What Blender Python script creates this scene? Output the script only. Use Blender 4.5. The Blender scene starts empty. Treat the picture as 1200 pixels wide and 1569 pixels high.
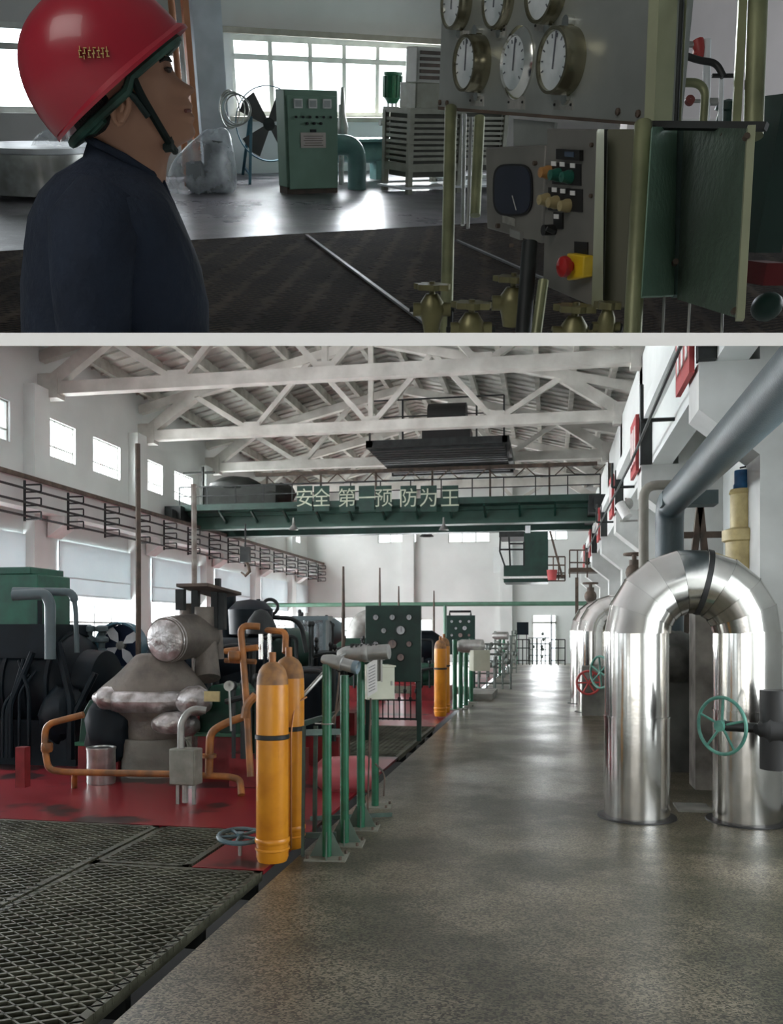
import bpy, bmesh, math, random
from mathutils import Vector as V, Matrix
random.seed(7)
C = bpy.context.scene.collection
PI = math.pi
# ---------------------------------------------------------------- camera
FP = 1320.0; HZ = 965.0; YAW = math.radians(10.39)
CAM = V((0, 0, 1.65))
CR = V((math.cos(YAW), math.sin(YAW), 0)); CF = V((-math.sin(YAW), math.cos(YAW), 0)); CZ = V((0, 0, 1))
cam = bpy.data.cameras.new('camera'); co = bpy.data.objects.new('camera', cam); C.objects.link(co)
co.location = CAM; co.rotation_euler = (PI / 2, 0, YAW)
cam.sensor_fit = 'VERTICAL'; cam.sensor_height = 36; cam.lens = FP / 1569 * 36
cam.shift_y = (HZ - 784.5) / 1569; cam.clip_end = 300; cam.clip_start = 0.05
S = bpy.context.scene; S.camera = co
# ---------------------------------------------------------------- world, exposure
S.view_settings.view_transform = 'Standard'; S.view_settings.look = 'None'
S.view_settings.gamma = 1; S.view_settings.exposure = 0.4; S.view_settings.use_curve_mapping = False
w = bpy.data.worlds.new('sky'); S.world = w; w.use_nodes = True
w.node_tree.nodes['Background'].inputs[0].default_value = (0.88, 0.95, 1, 1)
w.node_tree.nodes['Background'].inputs[1].default_value = 3.0

# the machine hall (world axes) and the switch room upstairs: its own axes UA (along the wall), UD (into the room), UN (up)
def cv(x, y, z): return CR * x + CF * y + CZ * z
UN = cv(.0255, -.535, .844).normalized()
UA = cv(.848, .459, .265); UA = (UA - UN * UA.dot(UN)).normalized()
UD = UN.cross(UA).normalized()
def ray(px, py): return CR * ((px - 600) / FP) + CF + CZ * ((HZ - py) / FP)
def P(px, py, t): return CAM + ray(px, py) * t
def hit(px, py, p0, n):
    r = ray(px, py); return CAM + r * ((p0 - CAM).dot(n) / r.dot(n))
def F(px, py, z=0): return hit(px, py, V((0, 0, z)), CZ)
def HX(px, py, X): return hit(px, py, V((X, 0, 0)), V((1, 0, 0)))
def HY(px, py, Y): return hit(px, py, V((0, Y, 0)), V((0, 1, 0)))
def UF(px, py, z=-1.6): return hit(px, py, CAM + UN * z, UN)
def UW(px, py, D): return hit(px, py, CAM + UD * D, UD)
def UP(a, d, n): return CAM + UA * a + UD * d + UN * n
SB, ST = .3295, .3447                                   # slope of underside and top of the added slab dividing the two sets

def area(name, loc, direction, sx, sy, power, col=(1, 1, 1), spread=PI):
    l = bpy.data.lights.new(name, 'AREA'); l.shape = 'RECTANGLE'; l.size = sx; l.size_y = sy; l.energy = power; l.color = col
    o = bpy.data.objects.new(name, l); C.objects.link(o); o.location = loc; l.spread = spread
    o.rotation_euler = V(direction).to_track_quat('-Z', 'Y').to_euler(); return o
HALL_W = 1.0
area('daylight_left', (-12.9, 26.5, 2.6), (1, 0, -.1), 32, 3.2, 8200, (.93, .97, 1))
area('daylight_left_high', (-12.9, 31, 6.5), (1, 0, -.25), 24, 1.0, 3600, (.95, .98, 1))
area('daylight_back', (-5, 43.9, 3.0), (0, -1, -.05), 12, 4.5, 5200, (.95, .98, 1))
area('daylight_side_door', (3.2, 5.0, 1.9), (-1, .15, -.1), 3.6, 2.6, 70, (.95, .98, 1))
area('fill_from_behind', (-4, -5.6, .95), (0, 1, 0.12), 12, 1.3, 210, (1, .98, .95))  # added fill for the hall from behind the camera, no known entrance there
area('daylight_switch_room', UP(12, 18.9, .9), -UD, 22, 3.0, 11000, (.9, .96, 1))
area('switch_room_fill', CAM + cv(-1.6, -.6, 1.9), cv(.62, 1, -.1), 1.6, 1.2, 17, (1, .97, .92))  # added fill to lift the man and the gauge board, no known lamp

# ---------------------------------------------------------------- materials
MATS = {}
def mat(name, col, rough=.5, metal=0.0, col2=None, scale=3.0, bump=0.0, bscale=None, spec=.5, fac=(.35, .7), detail=5, emit=0, coat=0):
    if name in MATS: return MATS[name]
    m = bpy.data.materials.new(name); m.use_nodes = True; nt = m.node_tree; n = nt.nodes; b = n['Principled BSDF']
    b.inputs['Roughness'].default_value = rough; b.inputs['Metallic'].default_value = metal
    b.inputs['Specular IOR Level'].default_value = spec
    if coat: b.inputs['Coat Weight'].default_value = coat
    tc = n.new('ShaderNodeTexCoord')
    no = n.new('ShaderNodeTexNoise'); no.inputs['Scale'].default_value = scale; no.inputs['Detail'].default_value = detail
    nt.links.new(tc.outputs['Object'], no.inputs['Vector'])
    cr = n.new('ShaderNodeValToRGB'); cr.color_ramp.elements[0].position = fac[0]; cr.color_ramp.elements[1].position = fac[1]
    c2 = col2 or tuple(c * .78 for c in col)
    cr.color_ramp.elements[0].color = (*c2, 1); cr.color_ramp.elements[1].color = (*col, 1)
    nt.links.new(no.outputs['Fac'], cr.inputs['Fac']); nt.links.new(cr.outputs['Color'], b.inputs['Base Color'])
    if bump:
        nb = n.new('ShaderNodeTexNoise'); nb.inputs['Scale'].default_value = bscale or scale * 4; nb.inputs['Detail'].default_value = 3
        nt.links.new(tc.outputs['Object'], nb.inputs['Vector'])
        bp = n.new('ShaderNodeBump'); bp.inputs['Strength'].default_value = bump; bp.inputs['Distance'].default_value = .02
        nt.links.new(nb.outputs['Fac'], bp.inputs['Height']); nt.links.new(bp.outputs['Normal'], b.inputs['Normal'])
    if emit:
        b.inputs['Emission Color'].default_value = (*col, 1); b.inputs['Emission Strength'].default_value = emit
    MATS[name] = m; return m
def clear(name, tint, alpha, rough=.1, mist=0.0):
    if name in MATS: return MATS[name]
    m = bpy.data.materials.new(name); m.use_nodes = True; nt = m.node_tree; n = nt.nodes
    out = n['Material Output']; n.remove(n['Principled BSDF'])
    tr = n.new('ShaderNodeBsdfTransparent'); gl = n.new('ShaderNodeBsdfPrincipled')
    gl.inputs['Base Color'].default_value = (*tint, 1); gl.inputs['Roughness'].default_value = rough
    mx = n.new('ShaderNodeMixShader'); mx.inputs[0].default_value = alpha
    if mist:
        no = n.new('ShaderNodeTexNoise'); no.inputs['Scale'].default_value = mist; no.inputs['Detail'].default_value = 4
        tc = n.new('ShaderNodeTexCoord'); nt.links.new(tc.outputs['Object'], no.inputs['Vector'])
        r = n.new('ShaderNodeMapRange'); r.inputs[1].default_value = .35; r.inputs[2].default_value = .7; r.inputs[3].default_value = alpha * .35; r.inputs[4].default_value = min(1, alpha * 1.5)
        nt.links.new(no.outputs['Fac'], r.inputs[0]); nt.links.new(r.outputs[0], mx.inputs[0])
    nt.links.new(tr.outputs[0], mx.inputs[1]); nt.links.new(gl.outputs[0], mx.inputs[2]); nt.links.new(mx.outputs[0], out.inputs['Surface'])
    MATS[name] = m; return m
def terrazzo(name, base, dark, light, rough, chips=130, big=.55, seam=0):
    m = bpy.data.materials.new(name); m.use_nodes = True; nt = m.node_tree; n = nt.nodes; L = nt.links; b = n['Principled BSDF']
    geo = n.new('ShaderNodeNewGeometry')
    vo = n.new('ShaderNodeTexVoronoi'); vo.inputs['Scale'].default_value = chips; L.new(geo.outputs['Position'], vo.inputs['Vector'])
    r1 = n.new('ShaderNodeValToRGB'); r1.color_ramp.elements[0].color = (*dark, 1); r1.color_ramp.elements[1].color = (*light, 1)
    r1.color_ramp.elements[0].position = .15; r1.color_ramp.elements[1].position = .85
    sep = n.new('ShaderNodeSeparateColor'); L.new(vo.outputs['Color'], sep.inputs[0]); L.new(sep.outputs[0], r1.inputs[0])
    n2 = n.new('ShaderNodeTexNoise'); n2.inputs['Scale'].default_value = big; n2.inputs['Detail'].default_value = 9; n2.inputs['Roughness'].default_value = .62; L.new(geo.outputs['Position'], n2.inputs['Vector'])
    r2 = n.new('ShaderNodeValToRGB'); r2.color_ramp.elements[0].color = (.4, .43, .38, 1); r2.color_ramp.elements[1].color = (1, 1, 1, 1)
    r2.color_ramp.elements[0].position = .43; r2.color_ramp.elements[1].position = .57; L.new(n2.outputs['Fac'], r2.inputs[0])
    n3 = n.new('ShaderNodeTexNoise'); n3.inputs['Scale'].default_value = .9; n3.inputs['Detail'].default_value = 2; L.new(geo.outputs['Position'], n3.inputs['Vector'])
    r3 = n.new('ShaderNodeValToRGB'); r3.color_ramp.elements[0].color = (.95, .98, .88, 1); r3.color_ramp.elements[1].color = (1, .93, .86, 1); L.new(n3.outputs['Fac'], r3.inputs[0])
    a = n.new('ShaderNodeMix'); a.data_type = 'RGBA'; a.blend_type = 'MULTIPLY'; a.inputs[0].default_value = 1
    L.new(r1.outputs[0], a.inputs[6]); L.new(r2.outputs[0], a.inputs[7])
    c = n.new('ShaderNodeMix'); c.data_type = 'RGBA'; c.blend_type = 'MULTIPLY'; c.inputs[0].default_value = 1
    L.new(a.outputs[2], c.inputs[6]); L.new(r3.outputs[0], c.inputs[7]); L.new(c.outputs[2], b.inputs['Base Color'])
    mr = n.new('ShaderNodeMapRange'); mr.inputs[1].default_value = .35; mr.inputs[2].default_value = .65; mr.inputs[3].default_value = rough + .15; mr.inputs[4].default_value = rough
    L.new(n2.outputs['Fac'], mr.inputs[0]); L.new(mr.outputs[0], b.inputs['Roughness'])
    MATS[name] = m; return m
FLOOR = terrazzo('terrazzo', (.3, .29, .26), (.03, .026, .018), (.21, .185, .14), .3, 95, .7)
UFLOOR = terrazzo('polished floor', (.3, .3, .34), (.2, .19, .24), (.3, .28, .34), .26, 60)
WALL = mat('white wall', (.73, .76, .74), .8, scale=.6, col2=(.63, .66, .64), bump=.1, bscale=9)
WALLG = mat('grey white wall', (.6, .62, .6), .8, scale=.7, col2=(.5, .53, .52))
TRUSS = mat('whitewashed concrete', (.66, .65, .6), .8, scale=1.6, col2=(.46, .45, .41), bump=.2, bscale=12)
ROOF = mat('grey roof panels', (.56, .56, .52), .85, scale=.8, col2=(.3, .31, .28), fac=(.35, .62), bump=.15)
PURL = mat('roof purlin', (.5, .49, .44), .85, scale=2, col2=(.3, .3, .26))
DGREEN = mat('dark green paint', (.008, .046, .032), .45, scale=4, col2=(.004, .025, .018))
GREEN = mat('green paint', (.012, .14, .065), .38, scale=5, col2=(.008, .075, .035))
MGREEN = mat('machine green', (.008, .06, .035), .5, scale=4, col2=(.006, .028, .018), spec=.3)
TEAL = mat('blue green paint', (.1, .3, .23), .45, scale=8, col2=(.04, .14, .11))
CABG = mat('cabinet green', (.2, .33, .25), .5, scale=2, col2=(.16, .27, .2))
DARK = mat('dark steel', (.03, .035, .035), .55, metal=.3, scale=5, col2=(.012, .014, .014))
NAVY = mat('dark blue machine', (.006, .013, .019), .5, scale=3, col2=(.003, .006, .009), spec=.2)
BROWN = mat('rusty brown', (.13, .09, .065), .7, scale=6, col2=(.06, .045, .035))
ORANGE = mat('orange pipe paint', (.42, .15, .03), .5, scale=6, col2=(.16, .07, .025))
YELLOW = mat('yellow cylinder paint', (.68, .27, .018), .35, scale=5, col2=(.5, .17, .012), fac=(.25, .55))
YTOP = mat('worn cylinder shoulder', (.4, .19, .06), .6, scale=14, col2=(.17, .085, .04))
RED = mat('red floor plate', (.2, .014, .02), .3, scale=1.3, col2=(.03, .014, .014), fac=(.38, .44), detail=3)
REDP = mat('red machine base', (.26, .025, .03), .45, scale=4, col2=(.12, .015, .015), spec=.3)
FOIL = mat('aluminium insulation foil', (.72, .7, .7), .36, metal=.7, scale=7, col2=(.3, .27, .25), bump=1.0, bscale=11)
FOILD = mat('dusty insulation', (.22, .19, .16), .6, metal=.3, scale=4, col2=(.12, .105, .09), bump=.6, bscale=16)
SILVER = mat('polished aluminium cladding', (.8, .79, .76), .17, metal=1, scale=2.5, col2=(.62, .6, .56), bump=.08, bscale=5)
STEEL = mat('grey steel', (.4, .4, .38), .42, metal=.6, scale=6, col2=(.26, .26, .24))
CHROME = mat('chrome', (.8, .8, .78), .15, metal=1, scale=8, col2=(.6, .6, .55))
BPIPE = mat('blue grey pipe paint', (.055, .08, .09), .42, scale=3, col2=(.04, .06, .068), bump=.15, bscale=60)
BRASS = mat('olive brass', (.27, .25, .12), .4, metal=.5, scale=9, col2=(.13, .12, .06))
POSTG = mat('olive frame tube', (.3, .31, .17), .38, metal=.4, scale=9, col2=(.17, .18, .1))
VALVEY = mat('cream yellow valve paint', (.6, .5, .24), .45, scale=9, col2=(.42, .33, .15))
BLUE = mat('blue cap paint', (.02, .13, .3), .45, scale=9, col2=(.01, .07, .17))
CONC = mat('concrete', (.25, .25, .22), .85, scale=2.5, col2=(.12, .12, .105), bump=.25, bscale=15)
CREAM = mat('cream box paint', (.55, .56, .45), .5, scale=4, col2=(.46, .47, .37))
PAPER = mat('paper', (.8, .8, .78), .7, scale=20, col2=(.7, .7, .68))
INK = mat('printed ink', (.12, .13, .15), .8)
DIAL = mat('gauge dial', (.75, .77, .78), .4, scale=8, col2=(.6, .63, .65))
BLACK = mat('black', (.012, .012, .012), .5)
GRATE = mat('grating steel', (.13, .13, .09), .55, metal=.3, scale=3, col2=(.05, .05, .032))
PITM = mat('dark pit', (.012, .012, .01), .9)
SIGN = mat('sign lettering', (.5, .55, .42), .6)
BANNER = mat('red banner', (.5, .07, .07), .6, scale=3)
BLIND = mat('window blind', (.7, .75, .76), .8, scale=1.2, col2=(.64, .7, .72))
_nt = BLIND.node_tree; _t = _nt.nodes.new('ShaderNodeBsdfTranslucent'); _t.inputs[0].default_value = (.66, .71, .72, 1); _m = _nt.nodes.new('ShaderNodeMixShader'); _m.inputs[0].default_value = .12
_nt.links.new(_nt.nodes['Principled BSDF'].outputs[0], _m.inputs[1]); _nt.links.new(_t.outputs[0], _m.inputs[2]); _nt.links.new(_m.outputs[0], _nt.nodes['Material Output'].inputs['Surface'])
PANE = clear('window glass', (.8, .9, .95), .08, .05)
WOODC = mat('cream window frame', (.62, .64, .6), .6, scale=4)
HELM = mat('red helmet plastic', (.4, .01, .03), .3, scale=2, col2=(.33, .008, .024), coat=.25)
SKIN = mat('skin', (.46, .25, .16), .5, scale=9, col2=(.38, .19, .12))
CLOTH = mat('navy cloth', (.012, .022, .045), .85, scale=12, col2=(.008, .015, .032), bump=.3, bscale=40)
HAIR = mat('black hair', (.012, .011, .01), .6, scale=60, bump=.4)
STRAP = mat('dark green strap', (.012, .03, .028), .6)
STRAPG = mat('green helmet liner', (.04, .12, .09), .5, scale=20, col2=(.015, .04, .03))
PANELG = mat('brushed grey panel', (.46, .48, .45), .32, metal=.55, scale=3, col2=(.33, .345, .32), bump=.06, bscale=30)
BOXG = mat('grey box paint', (.23, .22, .2), .45, metal=.3, scale=5, col2=(.17, .165, .15))
LEAFLIT = mat('lit hammered green', (.3, .46, .36), .5, metal=.1, scale=7, col2=(.2, .34, .26), bump=.25, bscale=50)  # lit copy of the cubicle green, light put into the colour
FANB = mat('blue grey fan paint', (.05, .14, .19), .4, scale=6)
LOUV = mat('cooler beige plastic', (.3, .3, .24), .5, scale=4, col2=(.22, .22, .17))
UGRATE = None

# ---------------------------------------------------------------- mesh builder
class B:
    def __init__(s): s.v = []; s.f = []; s.sm = []
    def add(s, vs, fs, smooth=False):
        k = len(s.v); s.v += [V(p) for p in vs]; s.f += [tuple(i + k for i in f) for f in fs]; s.sm += [smooth] * len(fs); return s
    def box(s, c, size, ax=None, rot=0):
        c = V(c); a = ax or (V((math.cos(rot), math.sin(rot), 0)), V((-math.sin(rot), math.cos(rot), 0)), V((0, 0, 1)))
        vs = [c + a[0] * (i * size[0] / 2) + a[1] * (j * size[1] / 2) + a[2] * (k * size[2] / 2) for i in (-1, 1) for j in (-1, 1) for k in (-1, 1)]
        return s.add(vs, [(0, 1, 3, 2), (4, 6, 7, 5), (0, 4, 5, 1), (2, 3, 7, 6), (0, 2, 6, 4), (1, 5, 7, 3)])
    def b2(s, p, q):
        p = V(p); q = V(q); return s.box((p + q) / 2, [abs(q[i] - p[i]) for i in range(3)])
    def prism(s, pts, ex):
        n = len(pts); pts = [V(p) for p in pts]; ex = V(ex)
        return s.add(pts + [p + ex for p in pts], [tuple(range(n)), tuple(range(2 * n - 1, n - 1, -1))] + [(i, i + n, (i + 1) % n + n, (i + 1) % n) for i in range(n)])
    def bar(s, p, q, wd, ht, up=None):
        p = V(p); q = V(q); d = q - p; L = d.length; d.normalize(); up = V(up) if up else V((0, 0, 1))
        if abs(d.dot(up)) > .98: up = V((0, 1, 0)) if abs(d.y) < .9 else V((1, 0, 0))
        r = d.cross(up).normalized(); u = r.cross(d)
        return s.box((p + q) / 2, (wd, L, ht), (r, d, u))
    def tube(s, pts, r, seg=12, cap=True):
        pts = [V(p) for p in pts]; n = len(pts); rs = (list(r) + [r[-1]] * n)[:n] if isinstance(r, (list, tuple)) else [r] * n
        t0 = (pts[1] - pts[0]).normalized(); u = t0.orthogonal().normalized(); vs = []
        for i in range(n):
            t = (pts[min(i + 1, n - 1)] - pts[max(i - 1, 0)]).normalized()
            u = (u - t * u.dot(t)).normalized(); w_ = t.cross(u)
            k = 1.0
            if 0 < i < n - 1:
                c = (pts[i] - pts[i - 1]).normalized().dot(t); k = 1 / max(.6, c)
            vs += [pts[i] + (u * math.cos(2 * PI * j / seg) + w_ * math.sin(2 * PI * j / seg)) * rs[i] for j in range(seg)]
        fs = [(i * seg + j, i * seg + (j + 1) % seg, (i + 1) * seg + (j + 1) % seg, (i + 1) * seg + j) for i in range(n - 1) for j in range(seg)]
        s.add(vs, fs, True)
        if cap:
            k = len(s.v) - len(vs)
            s.f += [tuple(k + j for j in range(seg - 1, -1, -1)), tuple(k + (n - 1) * seg + j for j in range(seg))]; s.sm += [False, False]
        return s
    def lathe(s, o, ax, prof, seg=24):
        o = V(o); ax = V(ax).normalized(); u = ax.orthogonal().normalized(); w_ = ax.cross(u); vs = []
        for r, h in prof: vs += [o + ax * h + (u * math.cos(2 * PI * j / seg) + w_ * math.sin(2 * PI * j / seg)) * max(r, 1e-4) for j in range(seg)]
        return s.add(vs, [(i * seg + j, i * seg + (j + 1) % seg, (i + 1) * seg + (j + 1) % seg, (i + 1) * seg + j) for i in range(len(prof) - 1) for j in range(seg)], True)
    def cyl(s, o, ax, r, h, seg=20): return s.tube([V(o), V(o) + V(ax).normalized() * h], r, seg)
    def torus(s, c, ax, R, r, seg=28, sg=8, e=1.0, a0=0, a1=2 * PI):
        c = V(c); ax = V(ax).normalized(); u = ax.orthogonal().normalized(); w_ = ax.cross(u); vs = []
        for i in range(seg):
            a = 2 * PI * i / seg; d = u * math.cos(a) + w_ * math.sin(a)
            vs += [c + d * (R + r * math.cos(2 * PI * j / sg)) + ax * (r * math.sin(2 * PI * j / sg)) for j in range(sg)]
        return s.add(vs, [(i * sg + j, ((i + 1) % seg) * sg + j, ((i + 1) % seg) * sg + (j + 1) % sg, i * sg + (j + 1) % sg) for i in range(seg) for j in range(sg)], True)
    def loft(s, rings, cap=True, smooth=True):
        n = len(rings[0]); vs = [p for r in rings for p in r]; m = len(rings)
        fs = [(i * n + j, i * n + (j + 1) % n, (i + 1) * n + (j + 1) % n, (i + 1) * n + j) for i in range(m - 1) for j in range(n)]
        s.add(vs, fs, smooth)
        if cap:
            k = len(s.v) - len(vs); s.f += [tuple(k + j for j in range(n - 1, -1, -1)), tuple(k + (m - 1) * n + j for j in range(n))]; s.sm += [False, False]
        return s
    def blob(s, c, rx, ry, rz, seg=16, rg=10, ax=None, nz=0, sd=0):
        a = ax or (V((1, 0, 0)), V((0, 1, 0)), V((0, 0, 1))); c = V(c); rings = []
        rnd = random.Random(sd)
        for i in range(1, rg):
            ph = PI * i / rg; rings.append([c + (a[0] * (rx * math.sin(ph) * math.cos(2 * PI * j / seg)) + a[1] * (ry * math.sin(ph) * math.sin(2 * PI * j / seg)) + a[2] * (rz * math.cos(ph))) * (1 + nz * rnd.uniform(-1, 1)) for j in range(seg)])
        return s.loft(rings)
    def text(s, txt, o, right, up, size, ex=.002, cx=True, font=None):
        cu = bpy.data.curves.new('t', 'FONT'); cu.body = txt; cu.size = 1; cu.resolution_u = 3
        if cx: cu.align_x = 'CENTER'; cu.align_y = 'CENTER'
        ob = bpy.data.objects.new('t', cu); C.objects.link(ob)
        dg = bpy.context.evaluated_depsgraph_get(); me = bpy.data.meshes.new_from_object(ob.evaluated_get(dg))
        right = V(right).normalized(); up = V(up).normalized(); nn = right.cross(up)
        s.add([V(o) + right * p.co.x * size + up * p.co.y * size + nn * ex for p in me.vertices], [tuple(f.vertices) for f in me.polygons])
        bpy.data.objects.remove(ob); bpy.data.curves.remove(cu); bpy.data.meshes.remove(me); return s
    def subdiv_round(s, w): s.bev = w; return s
    def mk(s, name, m, parent=None, base=None, clip=0, bevel=0, sub=0):
        me = bpy.data.meshes.new(name); bm = bmesh.new(); vs = [bm.verts.new(p) for p in s.v]
        for f, sm in zip(s.f, s.sm):
            try: fc = bm.faces.new([vs[i] for i in f]); fc.smooth = sm
            except ValueError: pass
        if clip:
            slope = SB if clip < 0 else ST
            n = (CZ - CF * slope).normalized()            # above the inclined slab
            g = bm.verts[:] + bm.edges[:] + bm.faces[:]
            bmesh.ops.bisect_plane(bm, geom=g, plane_co=CAM, plane_no=n if clip < 0 else -n, clear_outer=True)
        if not sub: bmesh.ops.recalc_face_normals(bm, faces=bm.faces[:])
        b = V(base) if base is not None else V((0, 0, 0))
        for v_ in bm.verts: v_.co -= b
        bm.to_mesh(me); bm.free(); me.materials.append(m)
        try: me.set_sharp_from_angle(angle=math.radians(42))
        except Exception: pass
        o = bpy.data.objects.new(name, me); C.objects.link(o)
        if parent is not None: o.parent = parent
        else: o.location = b
        if bevel:
            md = o.modifiers.new('bevel', 'BEVEL'); md.width = bevel; md.segments = 2; md.limit_method = 'ANGLE'
        if sub:
            md = o.modifiers.new('sub', 'SUBSURF'); md.levels = sub; md.render_levels = sub
        return o
def tag(o, label, cat, group=None):
    o['label'] = label; o['category'] = cat
    if group: o['group'] = group
    return o
def struct(o): o['kind'] = 'structure'; return o
class T:
    """a thing: an empty at its base, parts added as children (world coordinates in, local out)"""
    def __init__(s, name, label, cat, base, group=None, clip=0):
        s.o = bpy.data.objects.new(name, None); C.objects.link(s.o); s.o.empty_display_size = .1
        s.b = V(base); s.o.location = s.b; tag(s.o, label, cat, group); s.clip = clip
    def part(s, name, b, m, label=None, parent=None, **k):
        k.setdefault('clip', s.clip)
        o = b.mk(name, m, parent or s.o, s.b, **k)
        if label: o['label'] = label
        return o
def dup(root, delta, label, group=None, rotz=0):
    r = root.copy(); C.objects.link(r); r.location = root.location + V(delta); r['label'] = label
    if group: r['group'] = group
    if rotz: r.rotation_euler = (0, 0, rotz)
    for ch in list(root.children):
        c = ch.copy(); C.objects.link(c); c.parent = r
        for g in ch.children:
            d = g.copy(); C.objects.link(d); d.parent = c
    return r
def single(name, b, m, label, cat, base=None, group=None, **k):
    if base is None:
        lo = min(p.z for p in b.v); base = V((sum(p.x for p in b.v) / len(b.v), sum(p.y for p in b.v) / len(b.v), lo))
    return tag(b.mk(name, m, None, base, **k), label, cat, group)
def fil(pts, r, n=5):
    pts = [V(p) for p in pts]; out = [pts[0]]
    for i in range(1, len(pts) - 1):
        a = (pts[i - 1] - pts[i]); b = (pts[i + 1] - pts[i]); rr = min(r, a.length * .48, b.length * .48)
        a = pts[i] + a.normalized() * rr; b = pts[i] + b.normalized() * rr
        for k in range(n + 1):
            t = k / n; out.append(a * (1 - t) ** 2 + pts[i] * 2 * t * (1 - t) + b * t * t)
    return out + [pts[-1]]
def wallgrid(o, u, v, n, th, U, Vv, holes):
    """a wall of thickness th behind the plane o+u*U+v*V with rectangular holes (u0,u1,v0,v1)"""
    b = B(); us = sorted({U[0], U[1], *[h[0] for h in holes], *[h[1] for h in holes]}); vs = sorted({Vv[0], Vv[1], *[h[2] for h in holes], *[h[3] for h in holes]})
    us = [x for x in us if U[0] <= x <= U[1]]; vs = [x for x in vs if Vv[0] <= x <= Vv[1]]
    for i in range(len(us) - 1):
        for j in range(len(vs) - 1):
            cu, cv_ = (us[i] + us[i + 1]) / 2, (vs[j] + vs[j + 1]) / 2
            if any(h[0] < cu < h[1] and h[2] < cv_ < h[3] for h in holes): continue
            b.box(V(o) + V(u) * cu + V(v) * cv_ + V(n) * (-th / 2), (us[i + 1] - us[i], vs[j + 1] - vs[j], th), (V(u), V(v), V(n)))
    return b
def window(name, o, u, v, n, rect, bars_u, bars_v, th=.05, clip=0):
    """frame with mullions and one pane, set back in its opening"""
    u0, u1, v0, v1 = rect; u = V(u); v = V(v); n = V(n); o = V(o) - n * .1; b = B()
    def seg(a0, a1, c0, c1): b.box(o + u * (a0 + a1) / 2 + v * (c0 + c1) / 2, (abs(a1 - a0), abs(c1 - c0), .06), (u, v, n))
    seg(u0, u1, v0, v0 + th); seg(u0, u1, v1 - th, v1); seg(u0, u0 + th, v0, v1); seg(u1 - th, u1, v0, v1)
    for x in bars_u: xx = u0 + (u1 - u0) * x; seg(xx - th / 2, xx + th / 2, v0, v1)
    for x in bars_v: xx = v0 + (v1 - v0) * x; seg(u0, u1, xx - th / 2, xx + th / 2)
    base = o + u * (u0 + u1) / 2 + v * v0
    f = struct(b.mk(name, WOODC, None, base, clip=clip))
    g = B().add([o + u * u0 + v * v0, o + u * u1 + v * v0, o + u * u1 + v * v1, o + u * u0 + v * v1], [(0, 1, 2, 3)])
    g.mk('pane', PANE, f, base, clip=clip); return f
def wheel(t, c, ax, R, r, m, spokes=5, name='handwheel', hub=.03, a0=.3):
    c = V(c); ax = V(ax).normalized(); u = ax.orthogonal().normalized(); w_ = ax.cross(u); b = B().torus(c, ax, R, r, 32, 8)
    for k in range(spokes):
        a = a0 + 2 * PI * k / spokes; d = u * math.cos(a) + w_ * math.sin(a); b.tube([c, c + d * R], r * .75, 6)
    b.cyl(c - ax * hub * .7, ax, hub, hub * 1.6, 12)
    if t is None: return b
    return t.part(name, b, m)
# ================================================================ ADDED SLAB DIVIDING THE TWO SETS
def sl(x, t, s): return CAM + CR * x + CF * t + CZ * (s * t)
b = B(); t0, t1 = .14, 34; hw0, hw1 = 24, 24  # reaches wide and near to keep hall light off the upper set
b.add([sl(-hw0, t0, SB), sl(hw0, t0, SB), sl(hw0, t0, ST), sl(-hw0, t0, ST), sl(-hw1, t1, SB), sl(hw1, t1, SB), sl(hw1, t1, ST), sl(-hw1, t1, ST)],
      [(0, 1, 2, 3), (4, 7, 6, 5), (0, 4, 5, 1), (3, 2, 6, 7), (0, 3, 7, 4), (1, 5, 6, 2)])
struct(b.mk('divider_slab', mat('white slab', (.93, .93, .93), .7, scale=2, col2=(.91, .91, .91))))
struct(B().box(CAM + CF * -2.91 + CZ * .14, (40, 5.8, .04), (CR, CF, CZ)).box(CAM + CR * 11 + CF * .07 + CZ * .1, (19, .3, .03), (CR, CF, CZ)).box(CAM - CR * 11 + CF * .07 + CZ * .1, (19, .3, .03), (CR, CF, CZ)).mk('upper_light_blocker', MATS['white slab']))  # unseen sheets added to stop hall light leaking into the upper set
# ================================================================ HALL SHELL
XL, XR, YB, Y0 = -12.3, 2.6, 43.0, -6.0
WALK = -1.8; PIT = -2.4
struct(B().b2((WALK, Y0, -.35), (XR, YB, 0)).mk('floor', FLOOR))
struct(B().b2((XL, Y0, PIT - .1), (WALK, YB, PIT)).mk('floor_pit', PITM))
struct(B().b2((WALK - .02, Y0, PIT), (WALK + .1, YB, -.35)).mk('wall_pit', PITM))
BAYS = [19.3 + 5.2 * k for k in range(-5, 5)]
holes = []
for y in BAYS:
    holes += [(y + .25, y + 1.55, 6.0, 6.95), (y + 2.45, y + 3.95, 6.0, 6.95), (y + .75, y + 4.5, .8, 3.9)]
holes = [h for h in holes if h[1] < YB and h[0] > Y0]
o = V((XL, 0, 0)); u = V((0, 1, 0)); n = V((1, 0, 0))
struct(wallgrid(o, u, CZ, n, .35, (Y0, YB), (PIT, 11), holes).mk('wall_left', WALL, clip=-1))
for h in holes:
    big = h[2] < 2
    window('window_1', o, u, CZ, n, h, [.25, .5, .75] if big else [.34, .67], [.18, .34] if big else [.3], .05 if big else .035, clip=-1)
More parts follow.
